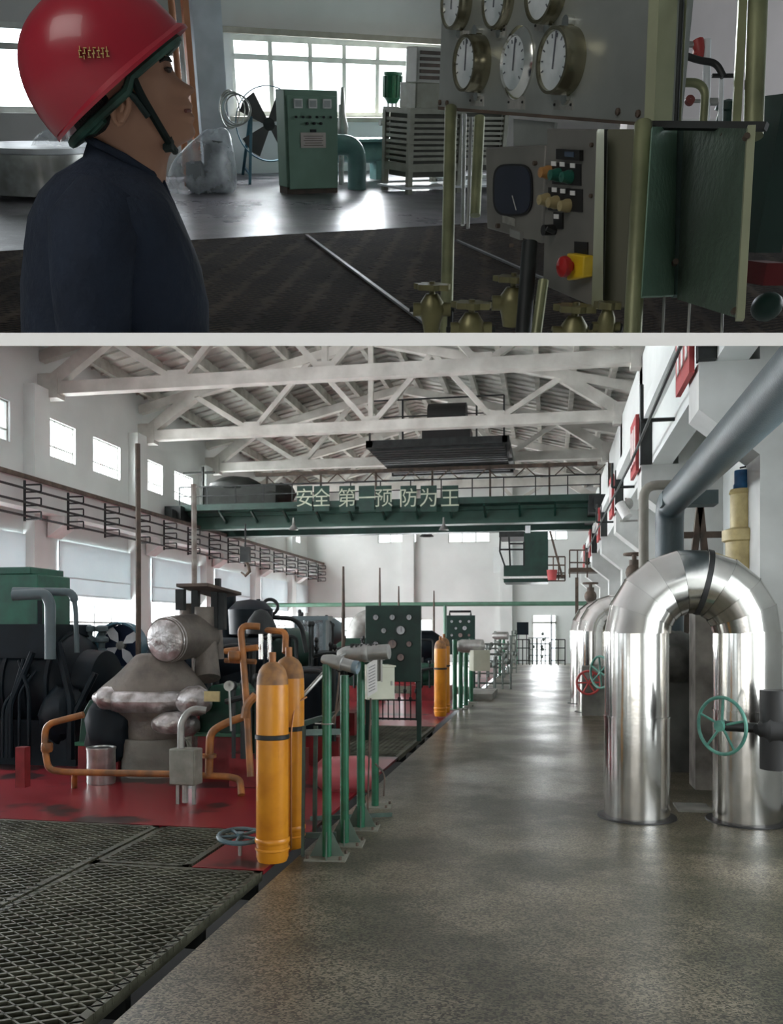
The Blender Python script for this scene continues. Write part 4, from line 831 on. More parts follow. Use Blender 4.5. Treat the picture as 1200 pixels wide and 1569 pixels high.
t = T('floodlight', 'white floodlight on a bracket under the right crane girder', 'lamp', P(952, 775, 15)); p = P(950, 772, 15)
t.part('lamp_head', B().tube([p, p + V((.12, -.1, -.25))], .09, 14), PAPER); t.part('bracket', B().bar(p + V((0, 0, -.3)), p + V((.3, 0, -.3)), .03, .03).bar(p + V((.1, 0, -.3)), p + V((.1, 0, .1)), .03, .03).blob(p + V((.15, 0, 0)), .08, .08, .1, 10, 8), STEEL)
# ================================================================ UPPER ROOM SHELL
UDD = 18.1
def wc(px, py): p = UW(px, py, UDD) - CAM; return p.dot(UA), p.dot(UN)
a_l, n_b = wc(360, 178); a_r, _ = wc(680, 178); _, n_t = wc(500, 60); a_h, _ = wc(285, 100); a_0, _ = wc(-60, 100)
ups = [(a_0 - 1, a_h, n_b + .02, n_t), (a_l, a_r, n_b, n_t)]
struct(wallgrid(CAM + UD * UDD, UA, UN, -UD, .3, (-2, 30), (-1.7, 3.7), ups).mk('wall_upper_far', mat('upper wall paint', (.62, .62, .6), .8, scale=.8, col2=(.54, .54, .52)), clip=1))
window('window_3', CAM + UD * UDD, UA, UN, -UD, ups[1], [.17, .345, .5, .66, .85], [.74], .09, clip=1)
window('window_3', CAM + UD * UDD, UA, UN, -UD, ups[0], [.3, .6, .85], [.74], .09, clip=1)
struct(B().box(UP(a_l + (a_r - a_l) / 2, UDD - .12, n_t + .06), (a_r - a_l + 1, .12, .1), (UA, UD, UN)).box(UP((a_l + a_r) / 2, UDD - .1, n_b - .04), (a_r - a_l + .2, .25, .08), (UA, UD, UN)).mk('trim_12', mat('stained lintel', (.35, .32, .26), .8, scale=5), clip=1))
def ubx(name, a0, a1, d0, d1, n0, n1, m, **k):
    return struct(B().box(UP((a0 + a1) / 2, (d0 + d1) / 2, (n0 + n1) / 2), (a1 - a0, d1 - d0, n1 - n0), (UA, UD, UN)).mk(name, m, clip=1, **k))
# floor: a smooth far part and the grating near part, split along the line seen at the grating's far edge
e0, e1 = UF(285, 368), UF(680, 345); ed = (e1 - e0).normalized(); fl = e0 - ed * 14; fr = e1 + ed * 20; back = UN.cross(ed); back = back if back.dot(UD) > 0 else -back
struct(B().prism([fl, fr, fr + back * 22, fl + back * 22], -UN * .1).mk('floor_upper', UFLOOR, clip=1))
gm = mat('expanded grating', (.1, .07, .052), .9, scale=1.2, col2=(.04, .028, .022), spec=.1)
def gratemat():
    nt = gm.node_tree; n = nt.nodes; b = n['Principled BSDF']; tc = n.new('ShaderNodeTexCoord'); mp = n.new('ShaderNodeMapping')
    br = n.new('ShaderNodeTexVoronoi'); br.feature = 'DISTANCE_TO_EDGE'; br.inputs['Scale'].default_value = 16; br.inputs['Randomness'].default_value = .25
    mp.inputs['Rotation'].default_value = (-.56, 0, .5); mp.inputs['Scale'].default_value = (.6, 1.4, 1.4)
    nt.links.new(tc.outputs['Object'], mp.inputs[0]); nt.links.new(mp.outputs[0], br.inputs['Vector'])
    r = n.new('ShaderNodeMapRange'); r.inputs[1].default_value = .08; r.inputs[2].default_value = .2; r.inputs[3].default_value = 1; r.inputs[4].default_value = .18
    nt.links.new(br.outputs['Distance'], r.inputs[0]); old = b.inputs['Base Color'].links[0].from_socket
    mx = n.new('ShaderNodeMix'); mx.data_type = 'RGBA'; mx.blend_type = 'MULTIPLY'; mx.inputs[0].default_value = 1
    nt.links.new(old, mx.inputs[6]); nt.links.new(r.outputs[0], mx.inputs[7]); nt.links.new(mx.outputs[2], b.inputs['Base Color'])
    bp = n.new('ShaderNodeBump'); bp.inputs['Distance'].default_value = .03; nt.links.new(r.outputs[0], bp.inputs['Height']); nt.links.new(bp.outputs[0], b.inputs['Normal'])
gratemat()
struct(B().prism([fl, fr, fr - back * 14, fl - back * 14], -UN * .1).mk('floor_upper_grating', gm, clip=1))
STR = mat('pale edge strip', (.34, .34, .34), .5, scale=9)
b = B()
for a, c in (((470, 362), (650, 497)), ((700, 370), (860, 441))): b.bar(UF(*a) + UN * .012, UF(*c) + UN * .012, .035, .02, UN)
struct(b.mk('trim_13', STR, clip=1))
ubx('ceiling_upper', -3, 30, -5, UDD, 3.6, 3.75, WALLG); ubx('wall_upper_left', -8.2, -8.0, -5, UDD, -1.7, 3.7, WALLG); ubx('wall_upper_left_end', -8, -1.9, UDD, UDD + .2, -1.7, 3.7, WALLG)
ubx('ceiling_upper_left', -8.2, -3, -5, UDD, 3.6, 3.75, WALLG)
pk = mat('pinkish wall', (.6, .54, .53), .8, scale=1, col2=(.54, .49, .48))
x0 = UF(960, 300).dot(UA) if False else None
c0 = UW(975, 100, UDD - 3) - CAM; ubx('wall_upper_right', c0.dot(UA), 30, UDD - 3, UDD - 2.8, -1.7, 3.7, pk)
struct(B().box(CAM + cv(0, -6.2, 4), (40, .2, 14), (CR, CF, CZ)).mk('wall_behind', WALLG, clip=0) if False else B().box(UP(10, -4.9, 1), (44, .2, 5.6), (UA, UD, UN)).mk('wall_upper_near', WALLG, clip=1))
# column and pipes
def uq(px, pyb, pyt, wpx, dep, D=None):
    """upright box standing on the upper floor, its near face centred at px with base at pyb, top at pyt"""
    p = UF(px, pyb); t = (p - CAM).dot(CF); w_ = wpx / FP * t; n_ = UD
    h = (hit(px, pyt, p, UD) - p).dot(UN); return p, w_, h
p, w_, h = uq(337, 272, -20, 44, .4); struct(B().box(p + UN * h / 2 + UD * .3, (w_, .5, h), (UA, UD, UN)).mk('trim_14', mat('pale column', (.5, .55, .6), .8, scale=2), None, p, clip=1))
p = UF(288, 285); single('orange_riser', B().tube([p, p + UN * 5], .055, 12).bar(p + UA * .22, p + UA * .22 + UN * 5, .1, .1, UA), mat('orange riser paint', (.55, .22, .1), .5, scale=2), 'faded orange riser pipe behind the man, left of the pale column', 'pipe', clip=1)
# ---------------------------------------------------------------- grey green cabinet
def ub(px, pyb, px2, pyb2, pyt, dep):
    p = UF(px, pyb); q_ = hit(px2, pyb2, p, UD); q_ = p + UA * (q_ - p).dot(UA); h = (hit(px, pyt, p, UD) - p).dot(UN); return p, (q_ - p).length, h
AX = (UA, UD, UN)
p, W, H = ub(441, 298, 519, 298, 137, .5)
t = T('electrical_cabinet', 'tall grey green electrical cabinet with three meters, standing on the upper floor', 'cabinet', p, clip=1)
t.part('cabinet_body', B().box(p + UA * W / 2 + UD * .17 + UN * (H / 2 + .05), (W, .32, H - .1), AX), CABG, bevel=.015)
t.part('plinth', B().box(p + UA * W / 2 + UD * .17 + UN * .05, (W * .98, .3, .12), AX), BROWN)
t.part('door', B().box(p + UA * W / 2 - UD * .005 + UN * (H * .5), (W * .93, .03, H * .9), AX), CABG, bevel=.008)
f = lambda fx, fz: p + UA * (W * fx) - UD * .03 + UN * (H * fz)
for fx in (.23, .5, .77):
    m_ = t.part('meter', B().box(f(fx, .875), (.15, .03, .13), AX), PAPER); t.part('meter_face', B().box(f(fx, .875) - UD * .018, (.11, .006, .09), AX), mat('meter face', (.45, .47, .46), .4), parent=m_)
for k in range(6): t.part('indicator', B().cyl(f(.18 + .13 * k, .75), -UD, .018, .03, 10), DARK)
for k in range(3): t.part('selector_switch', B().cyl(f(.38 + .13 * k, .69), -UD, .02, .04, 10), DARK)
t.part('selector_switch', B().box(f(.5, .62), (.1, .03, .04), AX), DARK)
lb = t.part('notice_sheet', B().box(f(.5, .53), (.46, .006, .22), AX), mat('aged notice', (.62, .55, .5), .7)); b = B()
for k in range(5): b.box(f(.5, .57 - .022 * k) - UD * .005, (.36 - .05 * (k % 2), .002, .008), AX)
t.part('notice_print', b, BROWN, parent=lb)
# ---------------------------------------------------------------- drum fan
p = UF(400, 272); s = (p - CAM).dot(CF) / FP; c = hit(412, 190, p, UD); n_ = (-UD * .8 - UA * .35).normalized(); t = T('drum_fan', 'large dark bladed drum fan on a blue stand behind the green cabinet', 'fan', p, clip=1)
R = 48 * s; t.part('fan_ring', B().lathe(c, n_, [(R, -.12), (R * 1.03, -.12), (R * 1.03, .14), (R, .14), (R, -.12)], 40), FANB)
t.part('fan_hub', B().cyl(c - n_ * .05, n_, R * .18, .12), DARK)
u_ = UA; v_ = n_.cross(u_).normalized(); u_ = v_.cross(n_)
for k in range(4):
    a = .9 + k * PI / 2; d = u_ * math.cos(a) + v_ * math.sin(a); e = u_ * -math.sin(a) + v_ * math.cos(a)
    t.part('blade', B().prism([c + d * R * .12 - e * R * .08, c + d * R * .85 - e * R * .4, c + d * R * .97, c + d * R * .9 + e * R * .3, c + d * R * .12 + e * R * .1], n_ * .02), mat('fan blade grey', (.07, .065, .065), .5))
b = B()
for px in ((383, 180, 372, 268), (385, 180, 383, 283), (440, 200, 450, 275)): b.bar(hit(px[0], px[1], p, UD), UF(px[2], px[3]), .05, .05)
b.bar(UF(372, 262) + UN * .12, UF(383, 277) + UN * .12, .04, .04); t.part('stand_leg', b, FANB)
# coil of cable on the column
p = UW(352, 168, 16); b = B()
for k in range(4): b.torus(p + UA * .05 * k, (UD + UA * .4 * (k - 1.5)).normalized(), .28 - .02 * k, .012, 24, 5)
single('cable_coil', b, STEEL, 'loose coil of thin cable hanging left of the drum fan', 'cable')
# plastic wrapped machine
p = UF(315, 300); t = T('wrapped_machine', 'machine under crumpled clear plastic sheeting behind the man', 'machine', p, clip=1); c = lambda px, py, k=0: hit(px, py, p + UD * k, UD)
t.part('machine_body', B().tube([c(350, 272, .3), c(325, 272, .5)], 24 / FP * 13, 18).tube([c(328, 215, .3), c(328, 270, .3)], .16, 12).b2(c(285, 285, .3), c(320, 262, .5)), mat('grey machine', (.12, .13, .13), .5, scale=4))
rnd = random.Random(5)
rows = [(197, 322, 340), (203, 305, 352), (215, 290, 358), (232, 275, 362), (250, 262, 366), (270, 252, 368), (288, 250, 366), (297, 258, 362)]; rings = []
for (py, xl, xr) in rows:
    cc = c((xl + xr) / 2, py, .35); r = (xr - xl) / 2 * 13.5 / FP
    rings.append([cc + UA * r * math.cos(2 * PI * j / 30) * (1 + .09 * rnd.uniform(-1, 1)) + UD * .55 * r * math.sin(2 * PI * j / 30) * (1 + .12 * rnd.uniform(-1, 1)) + UN * .06 * rnd.uniform(-1, 1) for j in range(30)])
t.part('plastic_sheet', B().loft(rings), clear('plastic film', (.85, .9, .95), .45, .25, 2.2), sub=1)
rings = []
for (py, xl, xr) in [(195, 85, 120), (203, 65, 150), (215, 55, 190), (232, 45, 215), (246, 40, 225)]:
    cc = c((xl + xr) / 2, py, .35); r = (xr - xl) / 2 * 13.5 / FP
    rings.append([cc + UA * r * math.cos(2 * PI * j / 30) * (1 + .09 * rnd.uniform(-1, 1)) + UD * .35 * r * math.sin(2 * PI * j / 30) * (1 + .12 * rnd.uniform(-1, 1)) + UN * .06 * rnd.uniform(-1, 1) for j in range(30)])
t2 = T('plastic_heap', 'heap of clear plastic sheeting behind the nape of the man', 'plastic sheet', c(130, 246), clip=1); t2.part('plastic_sheet', B().loft(rings), clear('plastic film', (.85, .9, .95), .45, .25, 2.2), sub=1)
# steel tank left
p = UF(80, 300); c = lambda px, py, k=0: hit(px, py, p + UD * k, UD)
s = (p - CAM).dot(CF) / FP
t = T('steel_tank', 'low polished steel tank at the left edge behind the man', 'tank', p, clip=1)
t.part('tank_shell', B().lathe(c(70, 292), UN, [(85 * s, 0), (85 * s, 50 * s * 1.1)], 48), CHROME)
t.part('tank_rim', B().lathe(c(70, 292), UN, [(85 * s, 48 * s * 1.1), (87 * s, 49 * s * 1.1), (87 * s, 55 * s * 1.1), (80 * s, 56 * s * 1.1), (.001, 57 * s * 1.1)], 48), mat('bright rim', (.8, .82, .84), .35, metal=.3))
# evaporative cooler
p, W, H = ub(626, 298, 700, 300, 170, 1); t = T('air_cooler', 'beige louvred evaporative air cooler on short legs, right of the green cabinet', 'air cooler', p, clip=1)
dp = .78; z0 = .25
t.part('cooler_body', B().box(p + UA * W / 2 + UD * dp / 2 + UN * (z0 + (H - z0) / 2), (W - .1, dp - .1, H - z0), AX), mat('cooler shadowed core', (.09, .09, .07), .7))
b = B(); 
for dx in (0, W): 
    for dy in (0, dp): b.box(p + UA * dx + UD * dy + UN * H / 2, (.09, .09, H), AX)
for z in (z0 + .15, H): b.box(p + UA * W / 2 + UD * dp / 2 + UN * z, (W + .08, dp + .08, .12 if z < H else .08), AX)
t.part('cooler_frame', b, LOUV)
b = B(); k = z0 + .28
while k < H - .12:
    b.box(p + UA * W / 2 + UN * k, (W - .1, .05, .045), AX).box(p + UD * dp / 2 + UN * k, (.05, dp - .1, .045), AX); k += .082
t.part('louvre', b, LOUV)
t.part('duct_box', B().box(p + UA * .45 + UD * .35 + UN * (H + .2), (.6, .5, .4), AX), LOUV, bevel=.02)
tp = p + UA * .42 + UD * .3 + UN * (H + .64)
t.part('air_outlet', B().box(tp, (.5, .35, .5), AX), mat('pale outlet', (.55, .55, .5), .5), bevel=.02)
b = B()
for k in range(5): b.box(tp - UD * .19 + UN * (-.17 + k * .085), (.4, .02, .05), AX)
t.part('outlet_grille', b, BROWN)
t.part('tray', B().box(p + UA * (W / 2 + .4) + UD * .3 + UN * .1, (W + 1.2, .8, .03), AX), DIAL)
dup_lbl = dup(t.o, UA * 1.75 + UD * 1.0, 'second beige louvred air cooler, seen under the gauge panel behind the posts')
# green vertical motor
p = hit(601, 158, UF(600, 285), UD); s = 13.0 / FP; t = T('vertical_motor', 'dark green ribbed vertical motor left of the air cooler top', 'motor', p, clip=1)
b = B().lathe(p, UN, [(.001, -.02), (9 * s, 0), (12 * s, 5 * s), (15 * s, 8 * s), (15.5 * s, 42 * s), (17 * s, 43 * s), (17 * s, 47 * s), (.001, 48 * s)], 20)
for k in range(12): a = k * PI / 6; d = UA * math.cos(a) + UD * math.sin(a); b.box(p + d * 16 * s + UN * 25 * s, (.03, .03, .32), (d, UN.cross(d), UN))
t.part('motor_body', b, GREEN); b = B()
for k in range(3): a = k * 2.1; d = UA * math.cos(a) + UD * math.sin(a); b.tube([p + d * .08, p + d * .09 - UN * .55], .02, 6)
b.cyl(p - UN * .3 - UA * .25, UA, .05, .2, 8); t.part('mount_leg', b, STEEL); t.part('terminal_box', B().box(p + UA * .25 - UN * .02, (.12, .1, .12), AX), STEEL)
# teal pipe and tank
TE = mat('dusty teal', (.14, .28, .27), .42, scale=4, col2=(.1, .2, .2))
p = UF(545, 290); c = lambda px, py, k=0: hit(px, py, p + UD * k, UD); s = (p - CAM).dot(CF) / FP
single('teal_elbow_pipe', B().tube(fil([c(500, 222, .3), c(547, 222, .1), c(547, 292)], 24 * s, 8), 14 * s, 22), TE, 'thick teal pipe elbow coming down to the floor right of the green cabinet', 'pipe', clip=1)
single('teal_tank', B().tube([c(500, 232, 1.6), c(700, 232, 1.6)], 17 * s, 22).box(c(580, 264, 1.6), (.25, .25, .5), AX).box(c(565, 214, 1.4), (2.0, .5, .05), AX), TE, 'horizontal teal tank behind the pipe elbow', 'tank', clip=1)
single('small_pump', B().tube([c(523, 160, .8), c(523, 285, .8)], .05, 8).lathe(c(525, 185, .8), UN, [(.001, -.3), (.09, -.2), (.1, -.1), (.05, .1), (.03, .5), (.001, .52)], 12), STEEL, 'slim dark pump standing close behind the right side of the green cabinet', 'pump', clip=1)
# ================================================================ THE MAN
NR = ray(190, 270).normalized(); PX = CR; PZ = PX.cross(NR).normalized(); A0 = P(190, 270, 1.7)
def pl(px, py, dy=0): return hit(px, py, A0, NR) + NR * dy
K = 1.7 / FP / math.cos(math.radians(27.8)) * 1.0
KX = 1.7 / FP
rows = [  # py, back x, cheek front x, profile x, half width px
    (60, 150, 225, 225, 45), (70, 135, 240, 241, 56), (78, 126, 246, 248, 60), (86, 122, 250, 256, 62), (92, 120, 252, 260, 62), (99, 118, 253, 263, 62), (106, 117, 254, 265, 61), (113, 117, 255, 268, 60), (120, 118, 256, 273, 60), (127, 119, 257, 283, 60), (132, 120, 257, 293, 59), (136, 121, 257, 298, 59), (141, 122, 258, 297, 58), (146, 123, 258, 290, 58), (150, 124, 258, 287, 57), (156, 125, 258, 290, 56), (161, 126, 258, 293, 56), (166, 127, 258, 293, 55), (170, 128, 258, 288, 54), (174, 129, 257, 293, 54), (180, 130, 257, 297, 53), (185, 131, 256, 295, 52), (190, 132, 254, 292, 51), (197, 133, 252, 295, 49), (204, 134, 248, 297, 47), (211, 135, 242, 293, 45), (218, 136, 236, 282, 44), (225, 136, 232, 270, 43), (232, 136, 232, 261, 43), (240, 136, 236, 257, 43), (252, 134, 240, 255, 44), (266, 130, 244, 254, 46), (285, 120, 248, 254, 50), (320, 100, 240, 245, 60)]
rings = []; NS = 56
for (py, xb, xc, xf, hw) in rows:
    cx = (xb + xc) / 2; rx = (xc - xb) / 2; ring = []
    tight = .27 if py < 142 else (.27 + (py - 142) / 25 * .2 if py < 167 else (.47 if py < 185 else min(.85, .47 + (py - 185) / 25 * .38)))
    for j in range(NS):
        th = 2 * PI * j / NS; tt_ = th if th < PI else th - 2 * PI
        x = cx + rx * math.copysign(abs(math.cos(th)) ** .9, math.cos(th)) + (xf - xc) * 1.08 * math.exp(-(tt_ / tight) ** 2)
        w_ = hw * KX * math.copysign(abs(math.sin(th)) ** .85, math.sin(th))
        if 98 < py < 118: w_ *= 1 - .07 * math.exp(-((abs(tt_) - .75) / .25) ** 2)       # eye socket
        ring.append(pl(x, py, w_))
    rings.append(ring)
t = T('person', 'man in a red safety helmet and navy jacket, in profile, looking up to the right', 'person', pl(190, 515), clip=1)
b = B().loft(rings)
e = lambda px, py, dy: pl(px, py, dy)
ear = B(); eo = [(176, 158), (182, 150), (191, 149), (197, 156), (198, 168), (194, 178), (188, 190), (181, 195), (176, 188), (173, 174)]
b.tube([e(x, y, -.079 - .006 * (k < 6)) for k, (x, y) in enumerate(eo + eo[:1])], .0065, 8, cap=False)
b.tube([e(184, 160, -.078), e(190, 165, -.08), e(187, 176, -.078), e(183, 184, -.078)], .0075, 8)
b.blob(e(185, 172, -.074), .014, .008, .028, 12, 8)
body = t.part('body', b, SKIN, sub=1)
t.part('eye', B().blob(e(257, 110, -.033), .006, .007, .004, 10, 8), mat('eye brown', (.06, .045, .04), .3))
t.part('eyelid', B().tube([e(251, 110, -.036), e(256, 107.5, -.035), e(262, 108, -.026)], .003, 6), mat('lid', (.08, .04, .03), .6))
t.part('eyebrow', B().tube([e(243, 99, -.047), e(250, 93, -.042), e(258, 93, -.03), e(262, 96, -.02)], [.002, .004, .004, .002], 6), HAIR)
t.part('lips', B().tube([e(283, 171, -.024), e(288, 170, -.014), e(291, 170, 0)], .0035, 6), mat('lip', (.2, .07, .06), .5))
b = B().blob(e(158, 165, 0), 50 * KX, .077, 52 * KX, 24, 14); b.blob(e(215, 98, -.045), .018, .028, .03, 12, 8); t.part('hair', b, HAIR)
# helmet: a dome over the tilted rim, with brim and ridge
rc = pl(180, 127); da = (pl(272, 47) - pl(95, 206)).normalized(); dn = da.cross(NR).normalized(); dn = dn if dn.dot(PZ) > 0 else -dn
RA = 121 * KX; RW = .125; RH = 128 * KX; rings = []
for k in range(0, 15):
    ph = (k / 14) * PI / 2; h = RH * math.sin(ph) ** .95; q_ = max(.02, math.cos(ph) ** .8)
    rings.append([rc + dn * h + da * (RA * q_ * math.cos(2 * PI * j / 48) - .012 * math.sin(ph)) + NR * (RW * q_ * math.sin(2 * PI * j / 48)) for j in range(48)])
b = B().loft(rings)
rm = []                                                   # rim flange and brim
for j in range(49):
    a = 2 * PI * j / 48; ca = math.cos(a); ex = 1.0 + .07 * max(0, ca) ** 3
    rm.append(rc - dn * .003 + da * RA * ex * ca + NR * RW * 1.06 * math.sin(a) - dn * .0 * ca)
rin = [rc + dn * .01 + (p_ - rc) * .93 for p_ in rm]
b.add(rm + rin + [p_ - dn * .006 for p_ in rm], [(j, j + 1, 49 + j + 1, 49 + j) for j in range(48)] + [(j, j + 1, 98 + j + 1, 98 + j) for j in range(48)] + [(49 + j, 49 + j + 1, 98 + j + 1, 98 + j) for j in range(48)], True)
b.tube([rc + dn * (RH * math.sin(x_) ** .95 - .002) + da * (RA * max(.02, math.cos(x_) ** .8) * sg - .012 * math.sin(x_)) for x_, sg in [(.4, 1), (.8, 1), (1.1, 1), (1.4, 1)]], .008, 10)
hel = t.part('helmet', b, HELM)
mk_ = B(); rm_ = random.Random(4)
for k in range(7):
    for q_ in range(4):
        o_ = pl(127 + k * 6.5 + rm_.uniform(-1, 1), 87 + q_ * 4 + rm_.uniform(-1, 1)) - NR * (RW * .965)
        mk_.box(o_, ((.0055, .012, .0016) if (k + q_) % 2 else (.0016, .012, .0055)), (PX, NR, PZ))
t.part('helmet_mark', mk_, mat('gold lettering', (.6, .42, .15), .4), parent=hel)
b = B().tube([rc + da * RA * .88 * math.cos(a) + NR * RW * .72 * math.sin(a) - dn * (.012 + .012 * (math.cos(a) < 0)) for a in [2 * PI * j / 40 for j in range(41)]], .009, 8, cap=False)
b.tube([e(131, 203, -.03), e(146, 200, -.06), e(160, 186, -.075)], .008, 8); t.part('helmet_liner', b, STRAPG, parent=hel)
b = B()
for off in (-.004, 0, .004):
    b.tube(fil([e(200, 118, -.088), e(214, 150, -.087), e(236, 186, -.072), e(262, 226, -.03), e(268, 231, 0)], .03), .0075, 8)
b.tube(fil([e(186, 143, -.085), e(204, 152, -.086), e(226, 182, -.078)], .02), .007, 8).box(e(257, 222, -.035), (.018, .012, .024))
t.part('chin_strap', b, STRAP, parent=hel)
J = [((135, 214), (248, 274), 46), ((131, 226), (251, 282), 58), ((127, 240), (256, 289), 74), ((108, 253), (265, 305), 118), ((86, 266), (274, 325), 150), ((62, 292), (285, 350), 165), ((45, 330), (296, 378), 168), ((38, 372), (308, 412), 166), ((34, 430), (318, 460), 160), ((34, 520), (320, 530), 158), ((34, 640), (318, 640), 158)]
rings = []; rnd = random.Random(2)
for k, (l, r, hd) in enumerate(J):
    L_ = pl(*l); R_ = pl(*r); c = (L_ + R_) / 2; hx = (R_ - L_) / 2; fold = .012 if k > 3 else .004
    rings.append([c + hx * math.copysign(abs(math.cos(2 * PI * j / 40)) ** .8, math.cos(2 * PI * j / 40)) * (1 + fold * rnd.uniform(-1, 1)) + NR * (hd * KX * math.copysign(abs(math.sin(2 * PI * j / 40)) ** .85, math.sin(2 * PI * j / 40)) * (1 + fold * rnd.uniform(-1, 1))) for j in range(40)])
b = B().loft(rings)
b.tube([pl(165, 300, -.14), pl(150, 345, -.17), pl(146, 420, -.185), pl(150, 500, -.18), pl(160, 600, -.17)], [.06, .085, .075, .07, .065], 18)
jk = t.part('jacket', b, CLOTH)
b = B().tube([pl(136, 213), pl(150, 222, -.058), pl(190, 242, -.068), pl(228, 266, -.05), pl(249, 276, -.0)], .008, 8).tube([pl(250, 278, -.02), pl(266, 320, -.075), pl(272, 400, -.1)], .004, 6); t.part('collar_edge', b, CLOTH, parent=jk)
# ================================================================ GAUGE RIG
g0 = P(672, 100, 2.77); g1_ = P(1000, 100, 1.92); GE = (g1_ - g0); GE = (GE - UN * GE.dot(UN)).normalized(); GN = GE.cross(UN).normalized(); GN = GN if GN.dot(CF) < 0 else -GN
def G(px, py, off=0): return hit(px, py, g0 + GN * off, GN)
GU = (G(672, 60) - G(672, 160)).normalized()
t = T('gauge_board', 'brushed grey gauge board with round dials, at the upper right of the picture', 'gauge board', G(830, 180), clip=1)
t.part('board', B().prism([G(679, -25), G(672, 166), G(991, 189), G(1008, -25)], -GN * .1), PANELG)
t.part('lower_flange', B().prism([G(671, 163, .004), G(671, 168, .004), G(990, 193, .004), G(990, 188, .004)], -GN * .11), BROWN)
t.part('edge_post', B().prism([G(995, -25, .01), G(1011, -25, .01), G(1002, 192, .01), G(987, 192, .01)], -GN * .05), mat('pale olive post', (.5, .52, .34), .35, metal=.3, scale=6))
def gauge(px, py, r, prot, flange, lbl=None):
    c = G(px, py); g = t.part('gauge_case', B().lathe(c, GN, [(r * 1.02, 0), (r * 1.02, prot * .7), (r, prot * .75), (r, prot), (r * .9, prot), (r * .88, prot * .85)] if not flange else [(r * 1.25, 0), (r * 1.25, .006), (r * 1.15, .012), (r * .95, .02), (r * .9, .014)], 40), CHROME if flange else mat('bronze case', (.42, .4, .3), .25, metal=.9, scale=7, col2=(.2, .18, .11)), lbl)
    z = prot * .85 if not flange else .014
    t.part('dial', B().lathe(c, GN, [(r * .9, z), (.001, z)], 32), mat('painted dial reflection', (.75, .79, .8), .12, scale=9, col2=(.4, .45, .46), coat=.6), parent=g)  # pale mottled colour stands in for white reflections on the dial
    t.part('needle', B().box(c + GN * (z + .002) + UN * r * .3, (.004, .002, r * 1.1), (GE, GN, UN)), INK, parent=g)
    b = B()
    for k in range(11): a = -.7 + k * .43; d = GE * math.cos(a) + UN * math.sin(a); b.box(c + GN * (z + .002) + d * r * .74, (r * .12, .0015, .003), (d, GN, d.cross(GN)))
    t.part('scale_marks', b, INK, parent=g)
    if not flange:
        t.part('lug', B().cyl(c + GU * r * 1.12, GN, r * .22, .02, 14), CHROME, parent=g); t.part('lug', B().cyl(c - GU * r * 1.12, GN, r * .2, .012, 14), CHROME, parent=g)
gauge(735, 98, .071, .055, 0); gauge(794, 97, .069, 0, 1); gauge(873, 94, .072, .055, 0)
gauge(708, 5, .066, .04, 0); gauge(770, 1, .066, .03, 0); gauge(846, -14, .07, .04, 0)
for (x0, x1, y0, y1) in ((699, 718, 46, 61), (752, 775, 36, 55), (819, 846, 32, 47), (719, 740, 146, 162), (778, 803, 146, 167), (848, 877, 153, 168)):
    m_ = t.part('name_plate', B().prism([G(x0, y0, .003), G(x0, y1, .003), G(x1, y1 + 1, .003), G(x1, y0 + 1, .003)], -GN * .003), mat('scuffed plate', (.55, .54, .5), .35, metal=.5, scale=25, col2=(.32, .31, .28))); b = B()
    for x in (x0 + 2, x1 - 2): b.lathe(G(x, (y0 + y1) / 2, .003), GN, [(.0035, 0), (.003, .003), (.001, .004)], 8)
    t.part('screw', b, BLACK, parent=m_)
for (x, y) in ((675, 157), (686, 158), (948, 171), (979, 174)): t.part('bolt', B().lathe(G(x, y, 0), GN, [(.008, 0), (.008, .005), (.001, .008)], 8), BROWN)
# frame posts of the rig
t = T('rig_frame', 'olive tube frame carrying the gauge board and its boxes', 'frame', P(830, 505, 2.2), clip=1)
def post(name, a, c, r, m, dt=0, sq=False): 
    b = B(); (b.bar(P(*a), P(*c), r * 2, r * 2) if sq else b.tube([P(*a), P(*c)], r, 16)); return t.part(name, b, m)
post('post', (691, 166, 2.7), (683, 540, 2.55), .019, POSTG); post('post', (986, 190, 1.86), (968, 540, 1.8), .019, POSTG); post('post', (1162, -20, 1.75), (1154, 210, 1.75), .02, POSTG)
post('post', (1151, 195, 1.62), (1134, 490, 1.6), .007, mat('pale olive post', (.5, .52, .34), .35), sq=True)
post('rail', (990, 192, 1.88), (1175, 194, 1.7), .007, DARK, sq=True); post('thin_tube', (1046, -20, 1.85), (1036, 192, 1.85), .005, DARK); post('thin_tube', (1051, -20, 1.86), (1041, 192, 1.86), .004, POSTG); post('thin_tube', (1139, -20, 1.75), (1128, 192, 1.75), .008, POSTG, sq=True)
post('thin_tube', (712, 175, 3.0), (709, 345, 3.0), .007, CHROME); post('thin_tube', (722, 180, 3.0), (717, 350, 3.0), .006, STEEL); post('post', (735, 180, 3.2), (728, 330, 3.2), .02, POSTG)
post('thin_tube', (1018, 455, 1.9), (1014, 540, 1.9), .003, STEEL); post('thin_tube', (1057, 465, 1.9), (1053, 540, 1.9), .003, STEEL); post('thin_tube', (1107, 480, 1.8), (1105, 540, 1.8), .003, STEEL)
post('post', (812, 372, 2.2), (800, 540, 2.2), .02, DARK); post('post', (833, 430, 2.1), (818, 540, 2.1), .013, POSTG)
t.part('upper_plate', B().prism([G(787, 182, -.02), G(787, 224, -.02), G(845, 226, -.02), G(850, 188, -.02)], -GN * .01), PANELG)
